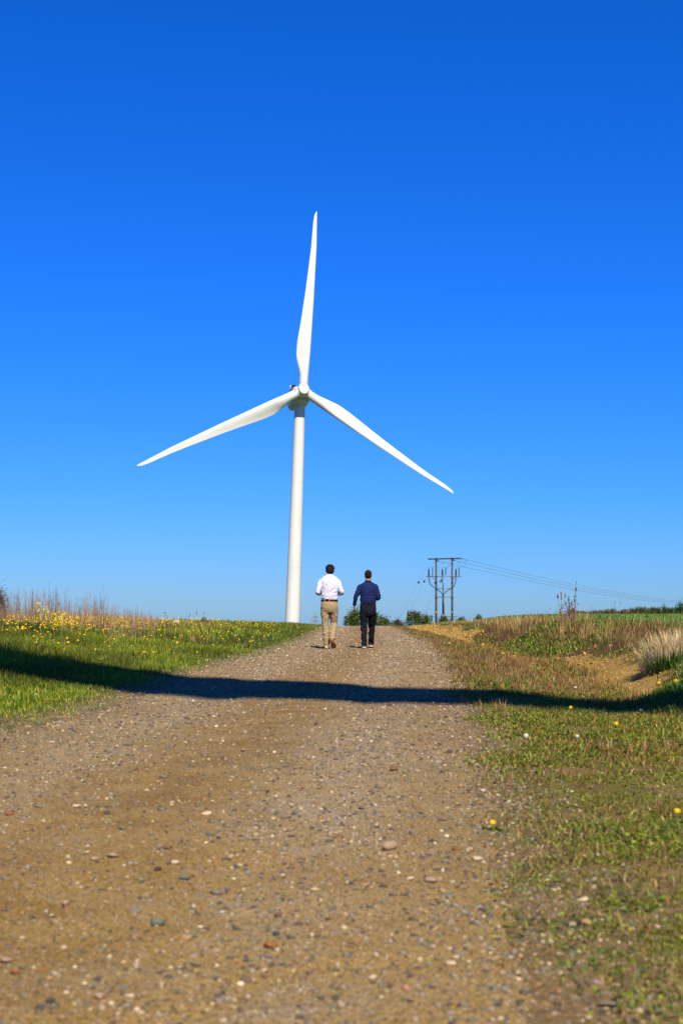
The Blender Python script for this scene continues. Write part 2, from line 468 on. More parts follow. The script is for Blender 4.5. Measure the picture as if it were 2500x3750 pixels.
def sample(n, y0, y1, xlo, xhi, dens):
    ys = np.geomspace(y0, y1, 400); wd = np.maximum(xhi(ys) - xlo(ys), 0) * dens(ys)
    cdf = np.concatenate([[0], np.cumsum((wd[1:] + wd[:-1]) / 2 * np.diff(ys))]); cdf /= cdf[-1]
    y = np.interp(rng.uniform(0, 1, n), cdf, ys)
    lo, hi = xlo(y), np.maximum(xhi(y), xlo(y))
    x = lo + (hi - lo) * rng.uniform(0, 1, n)
    return x, y
def on_ground(x, y, dz=0.0): return np.stack([x, y, terrain(x, y) + dz], -1)
SIDE = .30
FL = lambda y: -SIDE * y - .4
FR = lambda y: SIDE * y + .4
def pal(cols, weights, n, var=.25):
    cols = np.array(cols); i = rng.choice(len(cols), n, p=np.array(weights) / sum(weights))
    return np.clip(cols[i] * rng.uniform(1 - var, 1 + var, (n, 1)) * rng.uniform(.92, 1.08, (n, 3)), 0, 1)
GREENS = [(.13, .215, .006), (.07, .135, .006), (.22, .265, .010), (.31, .29, .025), (.42, .32, .12)]

# ------------------------------------------------------------------ gravel
def ico():
    bm = bmesh.new(); bmesh.ops.create_icosphere(bm, subdivisions=1, radius=1)
    bm.verts.index_update()
    V = np.array([v.co for v in bm.verts]); Fc = np.array([[v.index for v in f.verts] for f in bm.faces]); bm.free()
    return V, Fc
ICO_V, ICO_F = ico()
ROCKS = [(.30, .22, .125), (.22, .18, .145), (.085, .07, .065), (.14, .14, .115), (.42, .33, .215), (.28, .175, .11), (.55, .47, .35), (.22, .145, .07), (.26, .215, .185)]
ROCKW = [2.4, 2.6, 4.2, 2.0, 2.0, 1.0, .3, 2.2, 2.4]
OCT_V = np.array([(1, 0, 0), (-1, 0, 0), (0, 1, 0), (0, -1, 0), (0, 0, 1), (0, 0, -1)], float)
OCT_F = np.array([(0, 2, 4), (2, 1, 4), (1, 3, 4), (3, 0, 4), (2, 0, 5), (1, 2, 5), (3, 1, 5), (0, 3, 5)])
def stones(name, pos, size, col, sink=.35, seed=0, lo=False):
    BV_, BF_ = (OCT_V, OCT_F) if lo else (ICO_V, ICO_F)
    n = len(pos); r = np.random.default_rng(seed)
    jit = r.uniform(.68, 1.15, (n, len(BV_), 1))
    sc = np.stack([r.uniform(.7, 1.2, n), r.uniform(.55, 1.0, n), r.uniform(.35, .75, n)], -1) * size[:, None]
    V = BV_[None] * jit * sc[:, None, :]
    a = r.uniform(0, 2 * np.pi, n); tl = r.uniform(-.35, .35, n)
    x = V[..., 0] * np.cos(tl)[:, None] + V[..., 2] * np.sin(tl)[:, None]; z = -V[..., 0] * np.sin(tl)[:, None] + V[..., 2] * np.cos(tl)[:, None]
    X = x * np.cos(a)[:, None] - V[..., 1] * np.sin(a)[:, None]; Y = x * np.sin(a)[:, None] + V[..., 1] * np.cos(a)[:, None]
    V = np.stack([X, Y, z], -1) + np.asarray(pos)[:, None, :]
    V[..., 2] += (sc[:, 2] * (1 - 2 * sink) * .6)[:, None]
    k = np.arange(n)[:, None, None] * len(BV_) + BF_[None]
    nf = n * len(BF_)
    return fast_mesh(name, V.reshape(-1, 3), k.ravel(), np.arange(nf) * 3, np.full(nf, 3), m_stone, np.repeat(col, len(BV_), 0))

def track_lo(y): return np.maximum(edge_L(y) - .45, FL(y))
def track_hi(y): return np.minimum(edge_R(y) + .45, FR(y))
def edge_d(x, y): return np.minimum(x - edge_L(y), edge_R(y) - x)
for n_, ya, yb, pw, lo_, lb in ((66000, 2.7, 14, .8, False, 'loose mixed gravel strewn over the near part of the brown track'), (95000, 14, 92, 1.0, True, 'loose mixed gravel on the track from the shadow up to its crest')):
    x, y = sample(n_, ya, yb, track_lo, track_hi, lambda y: 1 / y ** pw)
    keep = rng.uniform(0, 1, len(x)) < .34 + .66 * np.clip(1.2 * np.maximum(wheel_mask(x, y), 1.1 * sstep(.5, 0, edge_d(x, y))), 0, 1)
    keep &= rng.uniform(0, 1, len(x)) < .35 + .65 * sstep(-.45, -.05, edge_d(x, y))
    x, y = x[keep], y[keep]
    size = (.0033 + .0100 * rng.power(.55, len(x)) ** 2.6) * np.clip(.85 + y / 18, .9, 2.6)
    g = link('gravel', stones('gravel', on_ground(x, y), size, pal(ROCKS, [3.4, 2.6, 2.2, 1.2, 3.2, 1.2, .5, 2.6, 2.4] if lo_ else ROCKW, len(x)) * (1.12 if lo_ else 1.0), .3, 3, lo_))
    tag(g, lb, 'gravel', None, 'stuff')

# stones of the track that can be picked apart: parts of the track, sharing meshes
STONE_COL = {'pale': (.50, .40, .27), 'grey': (.17, .14, .12), 'dark': (.06, .05, .048), 'green': (.135, .145, .105), 'pink': (.33, .235, .165),
             'purple': (.14, .085, .08), 'tan': (.32, .21, .105), 'brown': (.18, .10, .045), 'rust': (.26, .11, .05)}
stone_mesh = {}
for ci, (cn, cc) in enumerate(STONE_COL.items()):
    for k in range(3):
        bm = bmesh.new(); bmesh.ops.create_icosphere(bm, subdivisions=2, radius=1)
        r = random.Random(ci * 10 + k)
        off = Vector((r.uniform(0, 50), r.uniform(0, 50), r.uniform(0, 50)))
        pls = [(Vector((r.gauss(0, 1), r.gauss(0, 1), r.gauss(0, 1))).normalized(), r.uniform(.45, .8)) for _ in range(11)]
        for vv in bm.verts:
            vv.co *= 1 + .34 * mnoise.noise(vv.co * 1.3 + off)
            for nrm, dd in pls:
                q = vv.co.dot(nrm)
                if q > dd: vv.co -= nrm * (q - dd) * .92
        bm.verts.index_update()
        V = np.array([vv.co for vv in bm.verts]); Fc = [tuple(q.index for q in f.verts) for f in bm.faces]; bm.free()
        stone_mesh[cn, k] = poly_mesh('stone', V, Fc, m_stone, np.tile(np.array(cc), (len(V), 1)))
def put_stone(cn, k, x, y, rx, ry, rz, rot, sink=.3):
    o = link('stone', stone_mesh[cn, k], gravel_track)
    o.location = (x, y, gz(x, y) + rz * (1 - 2 * sink)); o.scale = (rx, ry, rz); o.rotation_euler = (random.uniform(-.2, .2), random.uniform(-.2, .2), rot)
    return o
notable = [(279, 2957, 'pale', 36, .5), (673, 3222, 'green', 54, .5), (577, 3191, 'dark', 36, .8), (789, 3280, 'grey', 50, .8), (574, 3393, 'green', 66, .9),
           (363, 3660, 'pink', 56, .7), (183, 3674, 'dark', 48, .7), (1016, 3336, 'pink', 26, .8), (1016, 3361, 'purple', 40, .7), (979, 3511, 'grey', 46, .5),
           (834, 3607, 'brown', 46, .3), (1148, 3263, 'pale', 40, .35), (1425, 3114, 'pink', 72, .6), (1364, 3587, 'pale', 34, 1.3), (1720, 3114, 'pale', 28, .6),
           (1744, 3152, 'pale', 44, .5), (1766, 3338, 'dark', 40, .4), (1684, 3505, 'grey', 50, .6), (1696, 3692, 'grey', 54, .5), (1577, 3234, 'pink', 50, .5),
           (1643, 2757, 'dark', 24, .7), (590, 2968, 'grey', 34, .6), (757, 2985, 'pale', 44, .6), (452, 3040, 'green', 30, .8), (348, 3155, 'pink', 34, .6),
           (412, 3145, 'pink', 44, .5), (240, 3320, 'pink', 46, .8), (60, 3568, 'rust', 40, .8), (20, 3530, 'pink', 50, .7), (475, 3655, 'pale', 40, .6),
           (618, 3110, 'brown', 40, .4), (320, 3124, 'pale', 24, .6), (40, 2987, 'rust', 40, .5), (700, 3430, 'green', 36, .8), (715, 3540, 'grey', 44, .7),
           (660, 3646, 'green', 40, .5), (640, 3165, 'pale', 36, .5), (1616, 3005, 'grey', 34, .5), (1325, 2967, 'grey', 26, .5), (1444, 2823, 'brown', 40, .4),
           (1500, 3222, 'pale', 36, .6), (1337, 3250, 'tan', 40, .6), (1640, 3290, 'green', 46, .5), (1380, 3085, 'pink', 30, .5), (770, 3060, 'green', 36, .4),
           (930, 3078, 'pale', 22, .5), (1240, 3070, 'brown', 54, .3), (600, 2850, 'grey', 28, .6), (745, 2768, 'grey', 26, .5), (890, 2755, 'pink', 24, .6), (2133, 3302, 'pale', 50, .5), (2140, 3385, 'tan', 56, .4), (2215, 3692, 'grey', 74, .5), (1995, 3560, 'grey', 46, .4), (2050, 3290, 'tan', 34, .4), (1900, 3420, 'brown', 36, .4)]
for i, (px, py, cn, wpx, asp) in enumerate(notable):
    p = ground_at(px, py)
    r_ = wpx / 2 * p.y / F * 1.12
    put_stone(cn, i % 3, p.x, p.y, r_, r_ * .8, r_ * (.3 + .35 * asp), random.uniform(-.5, .5), .22)
x, y = sample(600, 3.0, 15, lambda y: np.maximum(edge_L(y), -.245 * y), lambda y: np.minimum(edge_R(y), .245 * y), lambda y: 1 / y ** 1.1)
kinds = list(STONE_COL); wts = np.array([1.0, 2.4, 2.2, 1.8, 1.0, 1.0, 1.8, 1.6, .4]); wts /= wts.sum()
for i in range(245):
    s_ = float(.0065 + .016 * rng.power(.6) ** 2.4) * float(np.interp(y[i], [3, 5, 9], [1.15, 1.3, 1.0]))
    put_stone(kinds[rng.choice(9, p=wts)], i % 3, float(x[i]), float(y[i]), s_, s_ * float(rng.uniform(.6, 1)), s_ * float(rng.uniform(.35, .65)), float(rng.uniform(0, 6.28)))

# sand clods on the bank
x, y = sample(11000, 12, 75, lambda y: toe_x(y) - .25, lambda y: np.minimum(top_x(y), FR(y)), lambda y: 1 / y ** 1.0)
keep = veg_bank(x, y) + .3 * rng.uniform(-1, 1, len(x)) < .55
x, y = x[keep], y[keep]
size = (.010 + .034 * rng.power(.5, len(x)) ** 2.6) * np.clip(y / 20, .7, 1.8)
tag(link('soil_clods', stones('soil_clods', on_ground(x, y), size, pal([(.39, .245, .07), (.34, .205, .055), (.44, .31, .12)], [2, 2, 1], len(x)), .35, 9)),
    'crumbled yellow sand clods on the cut bank', 'soil', None, 'stuff')

# ------------------------------------------------------------------ grass and ground cover
def meadow_h(x, y):
    s = edge_L(y) - x
    return (.035 + .05 * sstep(.1, .8, s) + .08 * sstep(.8, 3.0, s)) * (.8 + .5 * fbm(x * 1.1, y * .7, 71, 3))
def lawn(name, n, y0, y1, wid, dens, hs=1.0):
    x, y = sample(n, y0, y1, FL, lambda y: edge_L(y) + .10, dens)
    s = edge_L(y) - x + .22 * fbm(x * 3, y * 2, 73, 3)
    keep = rng.uniform(0, 1, len(x)) < .04 + .96 * sstep(-.05, .5, s)
    x, y = x[keep], y[keep]
    hh = np.maximum(.02, meadow_h(x, y) * hs) * rng.uniform(.4, 1.5, len(x)) * (1 + .35 * fbm(x * 2.2, y * 1.4, 76, 3))
    patch = sstep(-.25, .35, fbm(x * .9, y * .6, 75, 4))
    c = pal(GREENS, [4, 3, 3, 1.2, .5], len(x)) * (.62 + .62 * patch)[:, None]
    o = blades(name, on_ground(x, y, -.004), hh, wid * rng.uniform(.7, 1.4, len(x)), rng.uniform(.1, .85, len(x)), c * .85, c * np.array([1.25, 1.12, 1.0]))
    return o
tag(lawn('grass', 95000, 8.5, 27, .006, lambda y: 1 / y ** .6), 'fresh green grass beside the track around the dark shadow', 'grass', None, 'stuff')
tag(lawn('grass', 85000, 27, 95, .013, lambda y: 1 / y ** 1.5, 1.0), 'distant green meadow grass up to the skyline', 'grass', None, 'stuff')

# dry straw along the top of the meadow
def straw(name, n, xlo, xhi, y0, y1, h0, h1, wid, cols, wts, mask=None, label='', lean=(.05, .5), dens=lambda y: 1 / y):
    x, y = sample(n, y0, y1, xlo, xhi, dens)
    if mask is not None:
        k = rng.uniform(0, 1, len(x)) < mask(x, y); x, y = x[k], y[k]
    c = pal(cols, wts, len(x))
    o = blades(name, on_ground(x, y, -.01), rng.uniform(h0, h1, len(x)), wid * rng.uniform(.6, 1.4, len(x)), rng.uniform(*lean, len(x)), c, c * 1.05, .6, m_dry)
    return tag(o, label, 'dry grass', None, 'stuff')
STRAWS = [(.34, .24, .10), (.27, .17, .075), (.18, .09, .05), (.41, .32, .155), (.14, .14, .04)]
def left_band(x, y):
    px = 1250 + F * x / y
    front = np.interp(px, [-200, 150, 330, 470, 620, 900], [24.5, 25.5, 28, 31, 36, 46])
    return np.clip(sstep(-1, 2.5, y - front + 2 * fbm(x, y, 81, 3)) * np.interp(px, [-200, 480, 620, 860, 930], [1, 1, .55, .3, 0]), 0, 1)
straw('dry_grass', 26000, FL, lambda y: -.062 * y, 22, 46, .10, .34, .007, STRAWS, [3, 3, 2, 2, 1], left_band, 'pale straw standing along the top of the dandelion meadow')
straw('dry_grass', 4500, FL, lambda y: -.13 * y, 27, 42, .2, .5, .007, [(.36, .21, .09), (.44, .29, .12), (.27, .14, .06), (.48, .34, .15)], [3, 3, 2, 2], left_band, 'pinkish brown dead grass filling the bare stem thicket', (.05, .4))
straw('dry_grass', 6000, FL, lambda y: edge_L(y) - 1.5, 15, 30, .08, .22, .005, STRAWS, [3, 2, .5, 2, 1], lambda x, y: sstep(.1, .5, fbm(x * .7, y * .5, 83, 3)), 'scattered straw blades among the green meadow grass')

# right verge: low mixed weeds
def verge_pick(x, y):
    """0 bare .. 1 covered"""
    e = x - edge_R(y)
    return sstep(-.10, .45, e + .28 * fbm(x * 2.2, y * 1.4, 63, 4)) * (.22 + .78 * sstep(-.25, .12, fbm(x * 3.1, y * 2.1, 65, 4)))
def verge(name, n, y0, y1, cols, wts, h0, h1, wid, lean, dens, mask, label, material=None, edgeoff=.0):
    x, y = sample(n, y0, y1, lambda y: edge_R(y) - .12 + edgeoff, lambda y: np.minimum(toe_x(y) + np.interp(y, [0, 30, 40], [.35, .3, -.35]), FR(y)), dens)
    k = rng.uniform(0, 1, len(x)) < mask(x, y); x, y = x[k], y[k]
    c = pal(cols, wts, len(x), .35)
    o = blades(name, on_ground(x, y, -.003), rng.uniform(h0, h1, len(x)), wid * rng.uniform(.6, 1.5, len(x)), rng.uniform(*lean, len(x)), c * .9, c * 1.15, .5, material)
    return tag(o, label, 'ground cover', None, 'stuff')
VG = [(.095, .185, .005), (.175, .245, .007), (.33, .28, .022), (.035, .075, .005), (.27, .14, .045)]
verge('weeds', 80000, 2.9, 9, VG, [3, 3, 3, 2, 2.5], .006, .024, .0038, (.6, 1.35), lambda y: 1 / y ** .8, verge_pick, 'low green weeds and clover on the bare verge')
verge('clover', 60000, 2.9, 16, [(.17, .26, .012), (.30, .33, .02), (.09, .16, .012), (.05, .09, .012)], [3, 2, 3, 2], .006, .022, .012, (.9, 1.5), lambda y: 1 / y ** .9,
      lambda x, y: verge_pick(x, y) * sstep(.0, .25, fbm(x * 4.5, y * 3.2, 66, 3)), 'small round-leaved clover patches on the verge')
verge('weeds', 60000, 8, 17, VG, [3, 3, 3, 2, 2.5], .012, .045, .0065, (.4, 1.2), lambda y: 1 / y ** .7, verge_pick, 'low green weeds and clover nearer the shadow')
verge('grass', 46000, 2.9, 18, [(.12, .19, .012), (.20, .22, .02), (.30, .25, .07), (.07, .12, .01), (.36, .27, .12)], [3, 3, 2, 2, 2], .02, .065, .0026, (.25, 1.2), lambda y: 1 / y ** .75,
      lambda x, y: verge_pick(x, y) * (.3 + .7 * sstep(-.2, .3, fbm(x * 1.3, y * .9, 68, 3))), 'thin yellowish grass mixed into the verge weeds')
def redmask(x, y): return np.clip(verge_pick(x, y) * (sstep(.0, .35, fbm(x * 1.5, y * .8, 67, 3)) * .6 + sstep(13.5, 17, y)), 0, 1)
verge('sorrel', 40000, 3.2, 75, [(.145, .06, .038), (.21, .10, .055), (.30, .18, .10), (.12, .12, .03), (.36, .26, .13)], [4, 4, 2.5, 3, 1], .03, .12, .006, (.05, .5),
      lambda y: 1 / y ** .9, redmask, 'reddish brown sorrel stems on the flat verge', m_dry, .12)
verge('dry_grass', 11000, 3.2, 30, STRAWS, [3, 3, 2, 2, 1], .01, .05, .0035, (.5, 1.4), lambda y: 1 / y ** .8, lambda x, y: verge_pick(x, y) * .8, 'short bleached straw among the verge weeds', m_dry)
verge('dock_leaves', 900, 3, 14, [(.12, .02, .02), (.18, .045, .03)], [2, 1], .012, .04, .012, (.7, 1.3), lambda y: 1 / y ** .8, lambda x, y: verge_pick(x, y) * sstep(.1, .3, fbm(x * 5, y * 4, 87, 2)), 'small dark red dock leaves dotted through the verge')
verge('weeds', 20000, 15, 80, VG, [3, 3, 1.5, 3, 1], .03, .10, .011, (.3, .9), lambda y: 1 / y, lambda x, y: verge_pick(x, y) * sstep(.2, -.3, fbm(x * 1.2, y * .6, 69, 3)), 'green weeds further along the flat verge')
# tufts creeping over the left edge and the middle of the track
x, y = sample(2600, 3.2, 30, lambda y: np.maximum(FL(y), edge_L(y) - .1), lambda y: edge_R(y), lambda y: 1 / y ** .5)
k = (centre_mask(x, y) > .55) & (fbm(x * 4, y * 2.5, 85, 3) > .33); x, y = x[k], y[k]
c = pal(VG, [3, 2, 1, 2, 2], len(x))
tag(blades('weeds', on_ground(x, y, -.002), rng.uniform(.006, .02, len(x)), .005 * rng.uniform(.6, 1.4, len(x)), rng.uniform(.4, 1.2, len(x)), c), 'sparse tiny weeds on the middle ridge of the track', 'ground cover', None, 'stuff')

# bank vegetation
def bankcover(name, n, y0, y1, cols, wts, h0, h1, wid, lean, mask, label, material=None, cat='ground cover', lo=0.0, hi=1.35):
    x, y = sample(n, y0, y1, lambda y: toe_x(y) + lo * (top_x(y) - toe_x(y)), lambda y: np.minimum(toe_x(y) + hi * (top_x(y) - toe_x(y)), FR(y)), lambda y: 1 / y ** 1.1)
    k = rng.uniform(0, 1, len(x)) < mask(x, y); x, y = x[k], y[k]
    c = pal(cols, wts, len(x), .3)
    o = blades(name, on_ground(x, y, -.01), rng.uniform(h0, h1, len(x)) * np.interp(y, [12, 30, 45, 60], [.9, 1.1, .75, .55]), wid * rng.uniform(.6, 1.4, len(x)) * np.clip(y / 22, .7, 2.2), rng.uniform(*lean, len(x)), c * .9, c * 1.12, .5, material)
    return tag(o, label, cat, None, 'stuff')
def vb(x, y, a=.5, b=.8): return sstep(a, b, veg_bank(x, y)) * (1 - .9 * sstep(38, 48, y) * (1 - sstep(.45, .7, (x - toe_x(y)) / (top_x(y) - toe_x(y)))))
bankcover('sorrel', 26000, 11.5, 80, [(.13, .06, .032), (.18, .09, .045), (.26, .17, .085), (.12, .10, .03)], [3, 3, 2, 2], .04, .13, .007, (.1, .7),
          lambda x, y: vb(x, y) * sstep(-.25, .25, fbm(x * .7, y * .28, 53, 3)), 'dark reddish brown dead weeds over the bank top', m_dry)
bankcover('weeds', 56000, 11.5, 90, [(.10, .165, .014), (.16, .20, .02), (.25, .24, .04), (.06, .11, .012)], [3, 2, 2, 1.5], .03, .11, .013, (.3, .9),
          lambda x, y: vb(x, y, .42, .7) * sstep(.32, -.1, fbm(x * .7, y * .28, 53, 3)), 'patches of green weeds over the sandy bank')
bankcover('dry_grass', 10000, 12, 75, STRAWS, [3, 3, 2, 2, 1], .12, .36, .006, (.05, .55), lambda x, y: vb(x, y, .62, .95) * np.where((x / y > .176) & (x > top_x(y) - .7), .12, 1.0) * (.25 + .75 * sstep(-.1, .35, fbm(x * .9, y * .3, 55, 3))),
          'tall bleached straw standing along the bank top', m_dry, 'dry grass', .5, 1.4)
bankcover('dry_grass', 2600, 12, 70, STRAWS, [2, 3, 3, 1, 1], .02, .06, .006, (.4, 1.2), lambda x, y: (1 - vb(x, y)) * (1 - .8 * sstep(30, 42, y)), 'short dry scraps of plants on the bare sand', m_dry, 'dry grass', -.1, 1)
# crop seedlings
x, y = sample(60000, 20, 175, lambda y: top_x(y) + .4, lambda y: .32 * y + 1, lambda y: 1 / y ** 1.1)
c = pal([(.13, .25, .04), (.17, .29, .06), (.10, .19, .03)], [2, 2, 1], len(x))
tag(blades('crop_seedlings', on_ground(x, y), rng.uniform(.04, .10, len(x)) * np.clip(y / 50, .8, 2.2), .03 * np.clip(y / 45, .5, 2.8), rng.uniform(.3, .9, len(x)), c * .8, c), 'young green crop covering the field beyond the bank', 'crop', None, 'stuff')

# ------------------------------------------------------------------ dandelions
m_yellow = mat('dandelion_yellow', .6, (.86, .56, .005), .2)
t = NT(m_yellow); t.base(t.mix(t.noise(t.coord(), 180, 2), (.95, .66, .008), (.78, .42, .003)))
m_stalk = mat('dandelion_stalk', .6, (.16, .17, .05), .3)
m_fluff = mat('seed_fluff', .9, (.62, .60, .55), .1)
m_bract = mat('green_bract', .6, (.08, .14, .02), .2)
def flower_head_mb(r, seed, petals=13):
    mb = MB(); q = random.Random(seed)
    for ring, (ri, ro, z0, z1) in enumerate(((.15, 1.0, 0, .16), (.1, .72, .12, .36), (.02, .42, .22, .48))):
        np_ = petals - ring * 3
        for k in range(np_):
            a = 2 * math.pi * k / np_ + q.uniform(-.1, .1) + ring * .3; w = 2.6 / np_; ro_ = ro * q.uniform(.9, 1.08); zz = z1 + q.uniform(-.06, .06)
            pt = lambda rr, aa, z: (r * rr * math.cos(aa), r * rr * math.sin(aa), r * z)
            mb.add([pt(ri, a, z0), pt(ro_ * .75, a - w / 2, z0 + (zz - z0) * .7 + .05), pt(ro_, a, zz), pt(ro_ * .75, a + w / 2, z0 + (zz - z0) * .7 + .05)], [(0, 1, 2, 3)])
    mb.tube([(0, 0, -.35 * r), (0, 0, -.1 * r), (0, 0, .12 * r), (0, 0, .3 * r)], [.2 * r, .42 * r, .5 * r, .3 * r], 8)
    return mb
def stalk_mb(h, seed, r=.0022):
    q = random.Random(seed); dx, dy = q.uniform(-.15, .15) * h, q.uniform(-.15, .15) * h
    mb = MB(); mb.tube([(dx, dy, -h - .03), (dx * .5, dy * .5, -h * .5), (0, 0, -.002)], r, 5); return mb
def leaf_rosette(seed, r):
    q = random.Random(seed); mb = MB()
    for k in range(7):
        a = 2 * math.pi * k / 7 + q.uniform(-.3, .3); L = r * q.uniform(.7, 1.2); w = L * .16
        d_, s_ = Vector((math.cos(a), math.sin(a), 0)), Vector((-math.sin(a), math.cos(a), 0))
        up = Vector((0, 0, 1)); pts = []
        mb.add([d_ * L * .1, d_ * L * .45 + s_ * w * .6 + up * L * .18, d_ * L * .75 + s_ * w + up * L * .16, d_ * L + up * L * .04, d_ * L * .75 - s_ * w + up * L * .16, d_ * L * .45 - s_ * w * .6 + up * L * .18],
               [(0, 1, 2, 3), (0, 3, 4, 5)])
    return mb
# far flowers: one mesh each (head and stalk too small to tell apart), shared data
dand_mesh = []
for k in range(6):
    q = random.Random(k); h_ = .13 + .018 * k; r_ = .0195 + .002 * (k % 3)
    mb = flower_head_mb(r_, k, 11)
    R = Matrix.Rotation(q.uniform(.2, .6), 4, (1, q.uniform(-.4, .4), 0))
    mb.V = [tuple(R @ Vector(v_)) for v_ in mb.V]
    s_ = stalk_mb(h_, k, .003)
    mb.add([(v_[0], v_[1], v_[2]) for v_ in s_.V], s_.Fc, 1)
    dand_mesh.append((poly_mesh('dandelion', mb.V, mb.Fc, [m_yellow, m_stalk], None, False, mb.M), h_))
cnt = 0; tries = 0
edge_row = lambda px: np.interp(px, [0, 300, 620, 900, 1060], [2270, 2278, 2276, 2276, 2286])
def put_dandelion(p, k, label, group):
    me, h_ = dand_mesh[k]
    o = link('dandelion', me); o.location = (p.x, p.y, p.z + h_ * random.uniform(.75, 1.0)); o.rotation_euler = (random.uniform(-.15, .15), random.uniform(-.15, .15), random.uniform(-.6, .6))
    return tag(o, label, 'flower', group)
while cnt < 285 and tries < 5000:
    tries += 1
    px = random.uniform(0, 1130)
    off = random.expovariate(1 / 42.0) + 6
    if px < 330 and random.random() < .45: off = random.uniform(4, 45)
    if off > 190 or (px > 1000 and random.random() < .6): continue
    py = edge_row(px) + off + 8
    p = ground_at(px, py)
    if p is None or p.y > 62 or p.x > edge_L(p.y) - .35: continue
    if p.y < 23: lb, gr = 'yellow dandelion in the open green grass just beyond the dark shadow', 'dandelions just beyond the shadow'
    elif px < 330: lb, gr = 'yellow dandelion in the dense blooms before the bare stem thicket', 'dandelions before the stem thicket'
    elif px < 720: lb, gr = 'yellow dandelion in the meadow grass in front of the broken post and single dark stalk', 'dandelions in front of the broken post'
    else: lb, gr = 'yellow dandelion on the green rise between the broken post and the turbine', 'dandelions on the rise before the turbine'
    put_dandelion(p, random.randrange(6), lb, gr)
    cnt += 1
# the unbroken carpet at the far end of the meadow
px = np.concatenate([rng.uniform(-150, 480, 1300), rng.uniform(300, 1020, 420)]); pts = []
for q in px:
    p = ground_at(float(q), float(edge_row(q)) + 5 + float(rng.exponential(11 if q > 300 else 16)))
    if p is not None and 20 < p.y < 60: pts.append(p)
Vs, Ls, off = [], [], 0
mb = MB()
for p in pts:
    r_ = random.uniform(.020, .030); z_ = p.z + random.uniform(.14, .24); tl = random.uniform(-.3, .5)
    ring = [(p.x + r_ * math.cos(a), p.y + r_ * math.sin(a), z_ + r_ * .1 + math.sin(a) * r_ * tl) for a in np.linspace(0, 2 * math.pi, 8)[:-1]]
    mb.add(ring + [(p.x, p.y, z_ + r_ * .6), (p.x, p.y, z_ - r_ * .5)], [(i, (i + 1) % 7, 7) for i in range(7)] + [((i + 1) % 7, i, 8) for i in range(7)])
tag(mb.build('dandelion_carpet', m_yellow, None, False), 'dense yellow carpet of dandelions at the foot of the bare stems', 'flowers', None, 'stuff')

def near_dandelion(px, py, wpx, label, tall=.05):
    p = ground_at(px, py + 3)
    r_ = wpx / 2 * p.y / F
    root = empty('dandelion', (p.x, p.y, p.z), label, 'flower', 'single dandelions on the verge')
    hd = flower_head_mb(r_, int(px)); R = Matrix.Rotation(.75, 4, (1, random.uniform(-.2, .2), 0)); hd.V = [tuple(R @ Vector(v_) + Vector((0, 0, tall))) for v_ in hd.V]
    hd.build('flower_head', m_yellow, root, False)
    s_ = stalk_mb(tall, int(px)); s_.V = [(v_[0], v_[1], v_[2] + tall) for v_ in s_.V]; s_.build('stalk', m_stalk, root)
    leaf_rosette(int(px), .05).build('leaf_rosette', m_bract, root, False)
near_dandelion(1803, 3038, 26, 'yellow dandelion at the very edge of the gravel, nearest flower to the track', .03)
near_dandelion(2478, 3012, 26, 'yellow dandelion in the weeds, nearest of those at the photo edge', .05)
near_dandelion(2255, 2672, 20, 'yellow dandelion alone in the weeds just this side of the shadow', .05)
near_dandelion(2088, 2610, 15, 'small yellow dandelion touching the near edge of the dark shadow', .05)
near_dandelion(2412, 2533, 14, 'smaller yellow dandelion of the pair at the green weed clump', .09)
near_dandelion(2474, 2530, 20, 'largest yellow dandelion at the green weed clump under the bank', .10)
near_dandelion(2438, 2552, 14, 'lower yellow dandelion in front of the green weed clump', .04)
near_dandelion(2056, 2318, 9, 'single yellow dandelion high on the overgrown bank', .06)
near_dandelion(1768, 2370, 9, 'yellow dandelion among the brown stems beside the far bend', .08)
near_dandelion(1842, 2406, 10, 'yellow dandelion at the foot of the bank among sorrel stems', .08)
near_dandelion(1645, 2366, 8, 'faint orange-yellow dandelion in the sorrel nearest to the track', .08)

def clock(px, py, wpx, label, tall=.12):
    p = ground_at(px, py + wpx * .5)
    if p is None: return
    r_ = wpx / 2 * p.y / F
    root = empty('dandelion_clock', (p.x, p.y, p.z), label, 'seed head', 'white dandelion seed heads')
    z0 = P2Z(py, p.y) - p.z
    z0 = max(z0, .02)
    mb = MB(); q = random.Random(int(px))
    n_ = 90
    for i in range(n_):
        zz = 1 - 2 * (i + .5) / n_; a = i * 2.39996; rr = math.sqrt(1 - zz * zz)
        d_ = Vector((rr * math.cos(a), rr * math.sin(a), zz)); s1 = d_.orthogonal().normalized(); s2 = d_.cross(s1)
        c_ = d_ * r_ * q.uniform(.85, 1.05); w = r_ * .26
        mb.add([c_ + s1 * w, c_ + s2 * w, c_ - s1 * w, c_ - s2 * w, d_ * r_ * .2], [(0, 1, 4), (2, 3, 4), (0, 2, 1), (0, 3, 2)])
    mb.V = [(v_[0], v_[1], v_[2] + z0) for v_ in mb.V]
    mb.build('seed_ball', m_fluff, root, False)
    s_ = stalk_mb(z0, int(px)); s_.V = [(v_[0], v_[1], v_[2] + z0) for v_ in s_.V]; s_.build('stalk', m_stalk, root)
clock(238, 2353, 13, 'white dandelion clock above the far shadow edge, in tall grass near the photo edge', .2)
clock(134, 2548, 17, 'white dandelion clock in the near grass, on the camera side of the shadow', .1)
clock(649, 2374, 9, 'white dandelion clock in the open meadow midway to the track')
clock(490, 2312, 10, 'white dandelion clock among the densest meadow dandelions')
clock(1925, 2699, 19, 'white dandelion clock in the verge, nearest of them to the gravel', .05)
clock(2112, 2702, 14, 'small torn white dandelion clock among verge weeds', .05)
clock(2344, 2605, 12, 'white dandelion clock standing at the shadow edge below the sand', .05)
clock(2104, 2522, 11, 'white dandelion clock at the toe of the sandy bank', .05)
clock(16, 2287, 9, 'white dandelion clock among the yellow carpet by the dark bush', .15)
